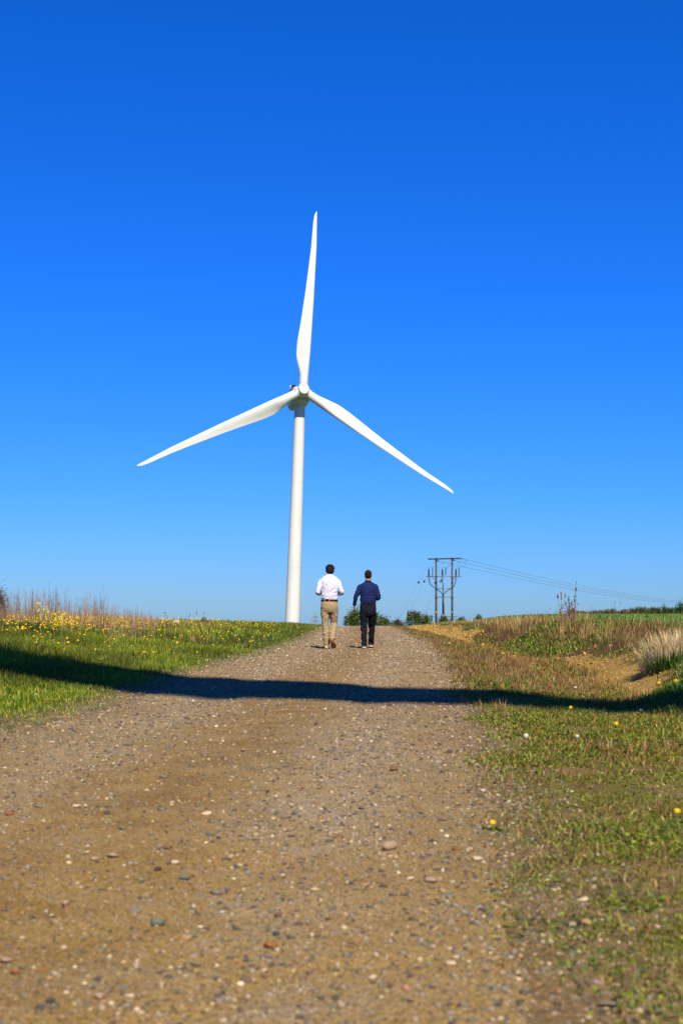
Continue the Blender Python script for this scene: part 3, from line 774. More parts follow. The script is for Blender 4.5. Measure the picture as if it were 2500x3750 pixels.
clock(35, 2366, 8, 'pale small dandelion clock low in the grass under the yellow carpet', .15)

# ------------------------------------------------------------------ stems, weeds and bushes
def stems_mesh(name, n, h, spread, seed, cols, branch=3, fan=.25, r0=.004, seeds=0.0, wiggle=.06):
    """upright twiggy stems with side twigs as one mesh, three-sided tapering tubes"""
    q = random.Random(seed); mb = MB()
    for i in range(n):
        a, rr = q.uniform(0, 6.283), spread * math.sqrt(q.random())
        p = Vector((rr * math.cos(a), rr * math.sin(a) * 1.2, -.02)); hh = h * q.uniform(.45, 1.0)
        d = Vector((math.cos(a) * fan * rr / max(spread, .01) + q.gauss(0, fan * .35), q.gauss(0, fan * .4), 1)).normalized()
        col = cols[q.randrange(len(cols))]; col = tuple(cc * q.uniform(.75, 1.2) for cc in col)
        P, k = [p], 5
        for j in range(k):
            d = (d + Vector((q.gauss(0, wiggle), q.gauss(0, wiggle), .04))).normalized(); P.append(P[-1] + d * hh / k)
        mb.tube(P, [r0 * (1 - .8 * j / k) for j in range(k + 1)], 3, 0, False, col)
        for b in range(q.randint(0, branch * 2)):
            j = q.randint(1, k - 1); s = P[j].lerp(P[j + 1], q.random()); L = hh * q.uniform(.10, .32) * (1 - j / k * .5)
            dd = (d + Vector((q.gauss(0, .45), q.gauss(0, .45), q.uniform(-.1, .3)))).normalized()
            e = s + dd * L; mid = s.lerp(e, .5) + Vector((0, 0, -L * .05))
            mb.tube([s, mid, e], [r0 * .5, r0 * .4, r0 * .2], 3, 0, False, col)
            if q.random() < seeds: mb.tube([e - dd * L * .3, e - dd * L * .1, e + dd * L * .1], [r0 * .5, r0 * 1.6, r0 * .3], 4, 0, True, tuple(c_ * .7 for c_ in col))
        if q.random() < seeds:
            e = P[-1]; mb.tube([e - d * hh * .12, e - d * hh * .05, e + d * hh * .03], [r0 * .5, r0 * 2.0, r0 * .3], 4, 0, True, tuple(c_ * .7 for c_ in col))
    return poly_mesh(name, mb.V, mb.Fc, m_dry, np.array(mb.T), False)
TWIG = [(.29, .17, .11), (.20, .12, .09), (.36, .25, .15), (.13, .09, .07), (.43, .32, .19)]
thicket = [stems_mesh('dry_weed', 26, 1.0, .36, 100 + k, TWIG, 3, .26, .0075) for k in range(6)]
def bare(px, top, base_py, d, k, label, group=None, wide=1.0):
    X = P2X(px, d); z = gz(X, d); h = P2Z(top, d) - z
    o = link('dry_weed', thicket[k % 6]); o.location = (X, d, z - .02); o.scale = (h * 1.0 * wide, h * 1.0 * wide, h); o.rotation_euler[2] = k * 1.37
    return tag(o, label, 'dry plant', group)
G1 = 'bare reddish stems along the top of the meadow'
L1 = 'bare reddish brown plant stems in the thicket along the meadow skyline'
env = [(-60, 2150), (0, 2150), (60, 2140), (110, 2134), (160, 2150), (205, 2130), (260, 2175), (300, 2180), (340, 2150), (390, 2180), (440, 2190), (500, 2195), (545, 2215), (580, 2235)]
for i in range(34):
    px = -60 + i * 18.9 + random.uniform(-6, 6)
    top = np.interp(px, [e[0] for e in env], [e[1] for e in env]) + random.uniform(-2, 24)
    bare(px, top, 2285, random.uniform(27, 36), i, L1, G1, random.uniform(.55, .85))
bare(343, 2128, 2285, 30, 3, 'tallest dark clump of bare stems on the meadow skyline', G1, .6)
bare(108, 2136, 2285, 29, 1, 'tall open clump of bare stems between dark bush and yellow rape flowers', G1, .7)
bare(186, 2124, 2285, 31, 4, 'tall clump of bare stems with one long twig, behind the yellow rape flowers', G1, .75)
one = [stems_mesh('dry_stalk', 1, 1.0, .005, 200 + k, [(.10, .06, .055), (.14, .09, .07)], 5, .05, .010, .2, .03) for k in range(3)]
def stalk(px, top, d, k, label, name='dry_stalk', mesh=None, wide=1.0):
    X = P2X(px, d); z = gz(X, d); h = P2Z(top, d) - z
    o = link(name, mesh or one[k % 3]); o.location = (X, d, z - .02); o.scale = (h * wide, h * wide, h); o.rotation_euler[2] = k
    return tag(o, label, 'dry plant', 'dry stalks standing alone')
stalk(606, 2207, 26, 0, 'single dark dry stalk standing in the meadow beside the broken post', wide=.9)
stalk(816, 2216, 46, 1, 'single dark dry stalk on the skyline nearest to the turbine', wide=.9)
stalk(617, 2258, 28, 2, 'short reddish stalk just beside the single dark stalk')
sm = stems_mesh('dry_stalk', 5, 1.0, .12, 221, [(.13, .06, .06)], 3, .4, .014, .5)
stalk(690, 2244, 45, 0, 'low crooked purple-brown stalk between the broken post and the turbine', 'dry_stalk', sm)
stalk(835, 2252, 46, 3, 'pair of short reddish stalks on the crest of the meadow', 'dry_stalk', stems_mesh('dry_stalk', 4, 1.0, .22, 225, [(.2, .09, .06)], 1, .3, .010))
thin = stems_mesh('tall_grass', 9, 1.0, .30, 227, [(.30, .22, .13)], 1, .2, .006, .5)
for px, top, dd, lb in ((735, 2196, 33, 'faint tall grass stems on the skyline behind the grey-green weed'), (580, 2212, 31, 'thin pale grass stems at the end of the bare thicket'), (650, 2225, 33, 'thin pale grass stems behind the broken post')):
    stalk(px, top, dd, int(px), lb, 'tall_grass', thin, 1.1)
# tall stalks on the bank
tallm = [stems_mesh('dry_stalk', 7, 1.0, .055, 240 + k, [(.22, .12, .09), (.17, .10, .08), (.30, .20, .14)], 4, .06, .010, .8, .02) for k in range(3)]
for k, (px, top, lb) in enumerate(((2056, 2156, 'dark-headed tall stalks on the bank, shortest of the three clumps'), (2080, 2140, 'tall purple-brown stalks, middle of the three clumps on the bank'), (2102, 2143, 'tall straight bare stalks, the clump of the three nearest to the green field'))):
    stalk(px, top, 31, k, lb, 'dry_stalk', tallm[k], .95)
G2 = 'dry seed stems along the bank top'
bst = [stems_mesh('seed_weed', 10, 1.0, .22, 260 + k, [(.24, .13, .08), (.34, .23, .12), (.17, .09, .06)], 2, .25, .007, .6) for k in range(4)]
for i in range(34):
    px = 1690 + i * 15.5 + random.uniform(-6, 6)
    top = np.interp(px, [1690, 1800, 1930, 2050, 2110, 2200, 2300], [2246, 2240, 2225, 2215, 2218, 2225, 2262]) + random.uniform(0, 26)
    d = np.interp(px, [1690, 1800, 1950, 2100, 2250], [56, 48, 40, 33, 26]) + random.uniform(-2, 2)
    X = P2X(px, d); z = gz(X, d); h = max(.18, P2Z(top, d) - z)
    o = link('seed_weed', bst[i % 4]); o.location = (X, d, z - .02); o.scale = (h * .8, h * .8, h); o.rotation_euler[2] = i
    tag(o, 'dry brown seed stems in the row along the top of the sandy bank', 'dry plant', G2)
stalk(2166, 2192, 29, 1, 'drooping dry stems with dark tips, next beyond the three tall clumps', 'dry_stalk', bst[1], .6)
stalk(2256, 2188, 27, 2, 'tallest dry stem in front of the end of the hedge', 'dry_stalk', bst[2], .5)
m_straw1 = stems_mesh('straw_stalk', 1, 1.0, .01, 291, [(.48, .42, .12)], 1, .04, .009, 1)
stalk(2416, 2222, 22, 0, 'single yellow straw stalk standing before the green field', 'straw_stalk', m_straw1)
stalk(2322, 2248, 23, 1, 'short yellow straw stalk at the near end of the green field', 'straw_stalk', m_straw1)

def leaf_cloud(name, n, rad, seed, cols, leaf, parent, material=None, clumps=9, flat=.9, centre=(0, 0, 0)):
    r = np.random.default_rng(seed)
    th, ph_, rr = r.uniform(0, 2 * np.pi, clumps), r.uniform(0, np.pi / 2, clumps), r.uniform(.25, 1.0, clumps) ** .6
    cc = np.stack([rr * np.cos(th) * np.cos(ph_), rr * np.sin(th) * np.cos(ph_), rr * np.sin(ph_)], -1) * np.array(rad) * np.array([.8, .8, 1.0])
    i = r.integers(0, clumps, n)
    p = cc[i] + r.normal(0, .17, (n, 3)) * np.array(rad) * r.uniform(.6, 1.3, (clumps, 1))[i]
    p[:, 2] = np.abs(p[:, 2])
    p += np.array(centre)
    a = r.normal(0, 1, (n, 3)); a /= np.linalg.norm(a, axis=1, keepdims=True)
    b = np.cross(a, r.normal(0, 1, (n, 3))); b /= np.linalg.norm(b, axis=1, keepdims=True)
    L = leaf * r.uniform(.6, 1.4, (n, 1)); W = L * .45
    V = np.stack([p - a * L * .5, p + b * W * .5, p + a * L * .5, p - b * W * .5], 1).reshape(-1, 3)
    col = np.array(cols)[r.integers(0, len(cols), n)] * r.uniform(.7, 1.3, (n, 1)) * r.uniform(.75, 1.25, (clumps, 1))[i]
    me = fast_mesh(name, V, np.arange(4 * n), np.arange(n) * 4, np.full(n, 4), material or m_leaf, np.repeat(col, 4, 0))
    return link(name, me, parent)
BUSH = [(.055, .10, .012), (.075, .13, .016), (.04, .075, .012), (.11, .16, .03)]
def bush(px, top, base_py, wpx, d, seed, label, group=None, cols=BUSH, n=2200, leaf=.13, spikes=3, name='bush'):
    X = P2X(px, d); z = gz(X, d); z_ = min(z, P2Z(base_py, d)) if d < 80 else P2Z(base_py + 8, d)
    h = P2Z(top, d) - z_; w = wpx / F * d / 2
    root = empty(name, (X, d, z_), label, 'bush', group)
    leaf_cloud('crown', n, (w * 1.0, w * .8, h * .95), seed, cols, leaf, root, None, 22)
    q = random.Random(seed); mb = MB()
    for s in range(spikes + 4):
        x0 = q.uniform(-w * .7, w * .7); hh = h * (q.uniform(.5, .8) if s >= spikes else q.uniform(.8, 1.0))
        mb.tube([(x0 * .6, q.uniform(-.2, .2), -.2), (x0 * .8, 0, hh * .5), (x0, 0, hh)], [.02, .014, .005], 4)
    mb.build('stems', m_twig, root)
    if spikes:
        V = []
        for s in range(spikes):
            x0 = q.uniform(-w * .6, w * .6); hh = h * q.uniform(.75, 1.0)
            leaf_cloud('leafy_shoot', 150, (w * .10, w * .10, hh * .5), seed + 50 + s, cols, leaf * .8, root, None, 7, .9, (x0, 0, hh * .5))
    return root
m_twig = mat('bush_twig', .9, (.12, .08, .05), .1)
GB = 'green bushes on the crest of the track'
bush(1300, 2238, 2297, 110, 104, 1, 'rounded dark green bush on the crest behind the man in the blue shirt', GB, n=3200)
bush(1372, 2245, 2297, 100, 108, 2, 'green bush behind the walking man, on his power pole side', GB, n=2600)
bush(1408, 2262, 2299, 60, 110, 3, 'small green bush at the end of the track crest next the brown verge', GB, n=1500)
bush(1512, 2238, 2290, 80, 112, 4, 'taller green shrub with upright leafy shoots before the power pole', GB, n=1800, spikes=5)
bush(1558, 2256, 2288, 74, 112, 5, 'low green shrub between the tall leafy shrub and the power pole', GB, n=1500, spikes=4)
bush(1622, 2258, 2290, 64, 118, 6, 'green scrub growing between the two poles', GB, n=1300, spikes=3)
bush(1690, 2262, 2290, 60, 100, 7, 'ragged green scrub just beyond the second pole', GB, n=1100, spikes=4)
bush(1752, 2248, 2276, 46, 78, 8, 'small round green bush alone on the bank top', GB, n=1500, spikes=2, leaf=.06)
bush(1455, 2272, 2299, 80, 108, 9, 'low dull green scrub at the bend of the track crest', GB, n=1100, cols=[(.09, .10, .03), (.13, .12, .05), (.06, .09, .02)])
# dark bush cut by the photograph's edge
d = 30.0; X = P2X(-2, d); z = gz(X, d)
root = empty('bush', (X, d, z), 'dark sparse bush with small brown leaves at the end of the stem thicket', 'bush')
leaf_cloud('crown', 2400, (.21, .2, .66), 31, [(.10, .07, .035), (.07, .075, .025), (.14, .09, .05)], .035, root, None, 14, .9, (0, 0, .14))
link('stems', stems_mesh('stems', 22, .98, .12, 300, [(.10, .06, .05), (.14, .09, .07)], 4, .28, .008), root)
# grey-green weed and yellow rape on the meadow edge
bush(746, 2262, 2284, 34, 46, 41, 'small grey-green weed on the meadow skyline', None, [(.16, .21, .10), (.20, .24, .13)], 320, .04, 3, 'weed')
m_rape = mat('rape_yellow', .6, (.72, .56, .02), .2)
def rape(px, top, d, seed, wpx, label):
    X = P2X(px, d); z = gz(X, d); h = P2Z(top, d) - z; w = wpx / F * d / 2
    root = empty('rape_plant', (X, d, z), label, 'flower', 'yellow rape plants in the thicket')
    link('stems', stems_mesh('stems', 8, h, w * .7, seed, [(.12, .16, .04), (.16, .18, .05)], 2, .2, .006), root)
    q = random.Random(seed); mb = MB()
    for k in range(70):
        x0 = q.gauss(0, w * .45); z0 = h * q.uniform(.45, 1.0) - abs(x0) * .8; y0 = q.gauss(0, .08)
        for m in range(4):
            a = m * math.pi / 2 + q.uniform(-.2, .2); r_ = .016; tl = q.uniform(-.02, .02)
            mb.add([(x0, y0, z0), (x0 + r_ * math.cos(a - .4), y0 + r_ * math.sin(a - .4), z0 + tl), (x0 + r_ * 1.3 * math.cos(a), y0 + r_ * 1.3 * math.sin(a), z0 + tl * 1.5), (x0 + r_ * math.cos(a + .4), y0 + r_ * math.sin(a + .4), z0 + tl)], [(0, 1, 2, 3)])
    mb.build('blossom', m_rape, root, False)
    leaf_cloud('leaves', 60, (w * .6, .1, h * .35), seed, [(.07, .14, .03)], .05, root)
rape(145, 2196, 26, 61, 40, 'tallest yellow flowering rape plant among the bare stems')
rape(168, 2226, 25.5, 62, 26, 'yellow rape plant leaning beside the tallest one')
rape(197, 2236, 25.5, 63, 28, 'yellow rape plant alone between the taller plant and the broad one')
rape(234, 2240, 25, 64, 34, 'broad low yellow rape plant closest to the tallest bare stems')
rape(216, 2226, 26, 65, 18, 'narrow yellow rape plant just behind the broad low one')
# dark green strip of nettles under the bare stems
x, y = sample(7000, 25.5, 30, FL, lambda y: -.20 * y, lambda y: 1 / y)
c = pal([(.04, .085, .02), (.06, .11, .025)], [1, 1], len(x))
tag(blades('nettles', on_ground(x, y), rng.uniform(.1, .26, len(x)), .02, rng.uniform(.3, .8, len(x)), c), 'dark green nettles under the bare stems behind the dandelion carpet', 'weeds', None, 'stuff')

# tussock and weed clump on the bank
p = ground_at(2455, 2440)
root = empty('grass_tussock', p, 'pale dry grass tussock with a green base on the sandy bank', 'grass')
n = 1500
ang = rng.uniform(0, 2 * np.pi, n); rr = .34 * np.sqrt(rng.uniform(0, 1, n))
lx, ly = rr * np.cos(ang), rr * np.sin(ang)
lz = terrain(p.x + lx, p.y + ly) - p.z
c = pal([(.52, .40, .22), (.60, .48, .29), (.40, .28, .14)], [3, 2, 1], n)
blades('dry_blades', np.stack([lx, ly, lz], -1), rng.uniform(.22, .46, n), .006, rng.uniform(.1, .55, n), c, c * 1.1, .6, m_dry, ang + rng.uniform(-.8, .8, n), None, True, root)
n = 900
ang = rng.uniform(0, 2 * np.pi, n); rr = .26 * np.sqrt(rng.uniform(0, 1, n)); lx, ly = rr * np.cos(ang) - .04, rr * np.sin(ang) - .22
c = pal([(.05, .13, .02), (.08, .18, .03)], [2, 1], n)
blades('green_blades', np.stack([lx, ly, terrain(p.x + lx, p.y + ly) - p.z], -1), rng.uniform(.10, .24, n), .008, rng.uniform(.2, .8, n), c * .8, c * 1.2, .5, None, ang, None, True, root)
p = ground_at(2440, 2560)
root = empty('weed_clump', p, 'bright green weed clump with dandelions under the sandy bank', 'weeds')
n = 900
lx, ly = rng.normal(.05, .16, n), rng.normal(.1, .18, n)
c = pal([(.08, .19, .02), (.12, .24, .03), (.05, .13, .02)], [2, 1, 1], n)
blades('leaves', np.stack([lx, ly, terrain(p.x + lx, p.y + ly) - p.z], -1), rng.uniform(.04, .12, n), .010, rng.uniform(.3, .9, n), c * .8, c * 1.15, .5, None, None, None, True, root)
m_dock = mat('dock_red', .6, (.10, .018, .016), .2)
for px, py, w, lb in ((2150, 2625, 44, 'dark red dock plant nearest to the shadow edge'), (2218, 2640, 40, 'dark red dock plant beside the lone dandelion'), (2352, 2730, 46, 'dark red dock plant with a long flat leaf, nearest of three')):
    p = ground_at(px, py + 12); root = empty('dock_plant', p, lb, 'weed', 'red dock plants on the verge')
    leaf_rosette(px, w / 2 / F * p.y * 1.3).build('leaves', m_dock, root, False)
    MB().tube([(0, 0, -.01), (.006, 0, .03), (.002, 0, .055)], [.004, .003, .002], 5).build('stem', m_dock, root)

# hedge beyond the field
root = empty('hedge', (P2X(2400, 150), 150, gz(P2X(2400, 150), 150)), 'long brown and green hedge along the far end of the crop field', 'hedge')
r = np.random.default_rng(5); n = 9000
xx = r.uniform(24.0, 46, n); dd = 150 + r.normal(0, .5, n); zz = terrain(xx, dd)
green = sstep(.35, .6, (xx - 27) / 10 + .25 * fbm(xx * .5, dd * 0, 15, 3))
hh = (.55 + .55 * sstep(25, 36, xx)) * (.75 + .5 * fbm(xx * 1.2, dd * 0, 17, 3)) * 1.05
c = np.where((r.uniform(0, 1, n) < .25 + .65 * green)[:, None], np.array([.05, .085, .018]), np.array([.16, .10, .055])) * r.uniform(.6, 1.3, (n, 1))
o0 = np.array(root.location)
blades('crown', np.stack([xx, dd, zz + r.uniform(-.1, .3, n)], -1) - o0, hh * r.uniform(.35, 1.05, n), .07, r.uniform(.05, .6, n), c, c, .5, None, None, None, True, root)
mb = MB()
for k in range(50):
    x0 = 24.5 + k * .42 + random.uniform(-.1, .1); z0 = gz(x0, 150) - o0[2]
    mb.tube([(x0 - o0[0], 0, z0 - .1), (x0 - o0[0] + .05, 0, z0 + .5)], [.03, .01], 4)
mb.build('stems', m_twig, root)
bush(2490, 2206, 2258, 60, 146, 71, 'dark green bush rising out of the far hedge', None, [(.03, .06, .012), (.045, .08, .015)], 900, .13, 2)
bush(2430, 2216, 2258, 40, 147, 72, 'smaller dark green bush in the far hedge below the power lines', None, [(.04, .07, .015), (.06, .09, .02)], 600, .12, 2)

# broken post on the meadow skyline
m_wood = mat('weathered_wood', .9, (.22, .16, .11), .1)
t = NT(m_wood); v = t.coord()
t.base(t.mix(t.ramp(t.noise(t.scale(v, (14, 14, 1.6)), 2.0, 5, .6), .3, .7), (.15, .10, .07), (.33, .25, .17)))
m_pale = mat('bleached_board', .9, (.62, .50, .38), .1)
d = 44.0; X = P2X(661, d); z = gz(X, d)
root = empty('broken_post', (X, d, z), 'short broken wooden post with a bleached board leaning on it', 'post')
hp = P2Z(2263, d) - z
mb = MB(); mb.tube([(0, 0, -.1), (0, 0, hp * .9), (.005, 0, hp)], [.030, .029, .024], 10); mb.build('post', m_wood, root)
MB().box((-.12, .0, hp - .13), (.17, .02, .12), 0, Matrix.Rotation(.12, 3, 'Y')).build('board', m_pale, root, False)

# ------------------------------------------------------------------ wind turbines
m_white = mat('turbine_white', .42, (.80, .80, .77), .4)
t = NT(m_white); v = t.coord()
t.base(t.mix(t.ramp(t.noise(t.scale(v, (1, 1, .12)), .9, 5, .6), .42, .75, 0, .35), (.64, .64, .61), (.50, .50, .47)))
m_seal = mat('dark_seal', .8, (.05, .05, .05), .1)
m_mast = mat('mast_grey', .6, (.15, .15, .16), .3)

def blade_geo(R, cmax, root_r, pitch0, taper=None):
    N, K = 46, 28
    V = []
    for i in range(N + 1):
        u_ = i / N; r_ = root_r + (R - root_r) * u_ ** .92 if i else root_r
        f = r_ / R
        chord = np.interp(f, [0, .05, .09, .14, .20, .27, .40, .55, .70, .85, .94, .98, 1.0], taper or [.62, .62, .66, .84, 1.0, .98, .80, .625, .47, .335, .25, .17, .03]) * cmax
        bl = float(sstep(.05, .19, f))
        tk = np.interp(f, [.05, .2, .4, .7, 1], [1, .42, .26, .19, .15])
        le = np.interp(f, [0, .06, .2, .5, .8, 1.0], [.31, .31, .33, .30, .22, .06]) * cmax
        tw = math.radians(np.interp(f, [0, .2, .4, .7, 1.0], [15, 13, 7, 2, 0]) + pitch0)
        pre = -.9 * f ** 2 * R / 40
        for k in range(K):
            a = 2 * math.pi * k / K
            cx = math.cos(a) * chord * .5
            s_ = (1 + math.cos(a)) / 2                    # 1 at leading edge
            yt = tk * chord * .5 * math.sin(a) * ((1 - bl) + bl * (1.35 * math.sqrt(max(s_, 0)) * (.35 + .65 * (1 - (1 - s_) ** 1.2)) + .02))
            if bl < 1: yt = (1 - bl) * math.sin(a) * chord * .5 + bl * yt
            x_ = le - chord * .5 + cx; y_ = yt
            V.append((x_ * math.cos(tw) - y_ * math.sin(tw), -x_ * math.sin(tw) - y_ * math.cos(tw) + pre, r_))
    Fc = []
    for i in range(N):
        for k in range(K):
            k2 = (k + 1) % K
            Fc.append((i * K + k, i * K + k2, (i + 1) * K + k2, (i + 1) * K + k))
    Fc.append(tuple(range(K - 1, -1, -1))); Fc.append(tuple(N * K + k for k in range(K)))
    return V, Fc

def wind_turbine(base, hub_h, R, cmax, yaw, clocks, label, r_base, r_top, overhang, lean=0.0, pitch0=0.0, sc=1.0, taper=None):
    root = empty('wind_turbine', base, label, 'wind turbine')
    root.rotation_euler = (0, lean, 0)
    hh = hub_h - 1.9 * sc
    mb = MB(); nseg = 24
    mb.tube([(0, 0, -1.0 + (hh + 1) * i / nseg) for i in range(nseg + 1)], [r_base + (r_top - r_base) * (i / nseg) for i in range(nseg + 1)], 48)
    tower = auto_smooth(mb.build('tower', m_white, root), 30)
    for f in (.34, .68):
        mb = MB(); rr = r_base + (r_top - r_base) * f + .012
        mb.tube([(0, 0, hh * f - .05), (0, 0, hh * f + .05)], rr, 48, 0, True); auto_smooth(mb.build('flange_ring', m_white, tower), 30)
    Mz = Matrix.Translation((0, 0, hub_h)) @ Matrix.Rotation(yaw, 4, 'Z') @ Matrix.Rotation(math.radians(-4), 4, 'X')
    # local frame: -Y is upwind (rotor side)
    mb = MB()
    prof = [(-overhang + 1.75 * sc, 1.45, 1.5), (-overhang + 1.95 * sc, 1.8, 1.8), (-1.0 * sc, 2.1, 2.15), (1.5 * sc, 2.15, 2.2), (5.5 * sc, 2.1, 2.1), (8.0 * sc, 1.75, 1.7), (8.6 * sc, 1.2, 1.2)]
    n = 32; V, Fc = [], []
    for (yy, rx, rz) in prof:
        for k in range(n):
            a = 2 * math.pi * k / n; e = .62
            ca, sa = math.cos(a), math.sin(a)
            V.append((math.copysign(abs(ca) ** e, ca) * rx * sc, yy, math.copysign(abs(sa) ** e, sa) * rz * sc - .42 * sc))
    for i in range(len(prof) - 1):
        for k in range(n): Fc.append((i * n + k, (i + 1) * n + k, (i + 1) * n + (k + 1) % n, i * n + (k + 1) % n))
    Fc.append(tuple(range(n))); Fc.append(tuple((len(prof) - 1) * n + k for k in range(n - 1, -1, -1)))
    mb.add(V, Fc); nac = auto_smooth(mb.build('nacelle', m_white, root), 35); nac.matrix_local = Mz
    mb = MB(); mb.box((-1.15 * sc, 4.0 * sc, 2.35 * sc), (1.4 * sc, 1.2 * sc, 1.4 * sc), 0, None, .12); mb.build('cooler_box', m_white, nac, False)
    mb = MB(); mb.tube([(-1.45 * sc, 5.6 * sc, 1.9 * sc), (-1.45 * sc, 5.6 * sc, 4.0 * sc)], .05 * sc, 6); mb.tube([(-1.7 * sc, 5.6 * sc, 3.7 * sc), (-1.2 * sc, 5.6 * sc, 3.7 * sc)], .04 * sc, 6); mb.build('weather_mast', m_mast, nac)
    # hub
    oy = -overhang
    mb = MB()
    hp = [(1.75, 1.28), (1.2, 1.42), (.4, 1.50), (-.4, 1.48), (-1.0, 1.36), (-1.45, 1.20), (-1.62, 1.12), (-1.70, 1.04), (-1.78, .6), (-1.80, .02)]
    V, Fc = [], []; n = 40
    for yy, rr in hp:
        for k in range(n):
            a = 2 * math.pi * k / n; V.append((rr * sc * math.cos(a), oy + yy * sc, rr * sc * math.sin(a)))
    for i in range(len(hp) - 1):
        for k in range(n): Fc.append((i * n + k, (i + 1) * n + k, (i + 1) * n + (k + 1) % n, i * n + (k + 1) % n))
    Fc.append(tuple(range(n))); Fc.append(tuple((len(hp) - 1) * n + k for k in range(n - 1, -1, -1)))
    mb.add(V, Fc); hub = auto_smooth(mb.build('hub', m_white, root), 30); hub.matrix_local = Mz
    BV, BF = blade_geo(R, cmax, 1.62 * sc, pitch0, taper)
    bme = poly_mesh('blade', BV, BF, m_white, None, True)
    for ci, ck in enumerate(clocks):
        b = link('blade', bme, root)
        b.matrix_local = Mz @ Matrix.Translation((0, oy, 0)) @ Matrix.Rotation(math.radians(ck), 4, 'Y')
        auto_smooth(b, 50) if ci == 0 else None
        rr = cmax * .31
        mb = MB(); mb.tube([(0, 0, .7 * sc), (0, 0, 1.50 * sc), (0, 0, 1.56 * sc)], [rr * 1.12, rr * 1.12, rr * 1.16], 36)
        auto_smooth(mb.build('blade_collar', m_white, b), 30)
        mb = MB(); mb.tube([(0, 0, 1.56 * sc), (0, 0, 1.625 * sc)], rr * 1.05, 36); mb.build('root_seal', m_seal, b)
    return root, hub
TD = 327.0
tz = -4.5
hub_z = P2Z(1434, TD - 4)
tx = P2X(1066.5, TD)
wind_turbine((tx, TD, tz), hub_z - tz, 41.6, 3.15, math.radians(10.5), (2.6, 121.5, 242.0),
             'tall white three-bladed wind turbine standing behind the grassy crest', 1.76, 1.19, 4.0, math.radians(2.0))
# the turbine behind the photographer, whose parked blade throws the shadow across the track
sh = Vector((-math.sin(SUN_AZ), math.cos(SUN_AZ), 0)) / math.tan(SUN_EL)
bd = Vector((.885, -.466, 0))
hub_shadow = Vector((-.5, 14.9, .25)) - bd * 16.5
H2 = 36.0
hub2 = hub_shadow - sh * H2 + Vector((0, 0, H2))
psi = math.atan2(bd.y, bd.x)
OV2 = 2.6
back = Vector((-math.sin(psi), math.cos(psi), 0))
base2 = Vector((hub2.x, hub2.y, 0)) + back * OV2
zb = gz(base2.x, base2.y)
wind_turbine((base2.x, base2.y, zb), hub2.z - zb, 22.4, 3.0, psi, (90, 210, 330), 'second white wind turbine behind the photographer, its parked blade shading the track', 1.2, .8, OV2, 0.0, 45, .8, [.6, .62, .66, .8, 1, 1.0, .96, .98, .92, .56, .34, .2, .04])

# ------------------------------------------------------------------ power pole with cable terminations
m_pole = mat('creosote_pole', .85, (.16, .12, .09), .1)
t = NT(m_pole); v = t.coord()
t.base(t.mix(t.ramp(t.noise(t.scale(v, (9, 9, .6)), 2.5, 5, .6), .35, .65), (.06, .046, .036), (.15, .115, .085)))
m_black = mat('black_rubber', .5, (.012, .012, .014), .3)
m_dwood = mat('dark_timber', .9, (.045, .037, .03), .1)
m_steel = mat('galvanised_steel', .5, (.17, .18, .17), .4, .4)
m_sign = mat('yellow_plate', .6, (.62, .36, .03), .3)
m_box = mat('grey_cabinet', .7, (.11, .115, .12), .3)
m_wire = mat('bare_wire', .6, (.10, .10, .11), .3)
PD = 190.0
PX0, PS = 1510, 220 / 1568.0
def pp(cx, cy, dy=0.0):
    return Vector((P2X(PX0 + cx * PS, PD), PD + dy, P2Z(2020 + cy * PS, PD)))
o0 = pp(822, 1800)
root = empty('power_pole', o0, 'twin wooden power pole with crossarms and black cable terminations', 'utility pole')
def q(cx, cy, dy=0.0): return pp(cx, cy, dy) - o0
for cx, ct in ((612, 160), (1030, 148)):
    top = q(cx, ct); bot = q(cx - 0, 1990)
    MB().tube([bot + Vector((0, 0, -.6)), bot.lerp(top, .5), top + Vector((0, 0, -.05)), top], [.15, .135, .12, .09], 12).build('pole', m_pole, root)
    MB().box(q(cx - 4, 1590, -.16), (.10, .02, .26)).build('warning_plate', m_sign, root, False)
    MB().tube([q(cx, 1210, 0) + Vector((0, 0, -.09)), q(cx, 1210, 0) + Vector((0, 0, .09))], .165, 12).build('pole_band', m_black, root)
    MB().tube([q(cx, 810, 0) + Vector((0, 0, -.08)), q(cx, 810, 0) + Vector((0, 0, .08))], .16, 12).build('pole_band', m_black, root)
a, b = q(400, 197), q(1252, 180)
MB().box((a + b) / 2 + Vector((0, -.18, 0)), ((b - a).length, .14, .17), 0, Matrix.Rotation(-math.atan2((b - a).z, (b - a).x), 3, 'Y')).build('top_crossarm', m_dwood, root, False)
a, b = q(360, 648), q(1265, 648)
MB().box((a + b) / 2 + Vector((0, -.2, 0)), ((b - a).length, .10, .11)).build('lower_crossarm', m_steel, root, False)
for cy in (966, 1185):
    a, b = q(630, cy), q(1010, cy); MB().box((a + b) / 2, ((b - a).length, .06, .09)).build('brace_bar', m_steel, root, False)
for (xa, xb) in ((500, 590), (1110, 1050)):
    MB().tube([q(xa, 655, -.1), q(xb, 745, -.02)], .03, 6).build('arm_strut', m_steel, root)
def shed(c0, c1, r, n, parent, name):
    mb = MB(); P, R = [], []
    for i in range(n * 2 + 1): P.append(c0.lerp(c1, i / (n * 2))); R.append(r if i % 2 else r * .62)
    mb.tube(P, R, 10); return mb.build(name, m_black, parent, False)
top_w = (q(1330, 185, -.2), q(985, 215, -.2), q(560, 215, -.2))
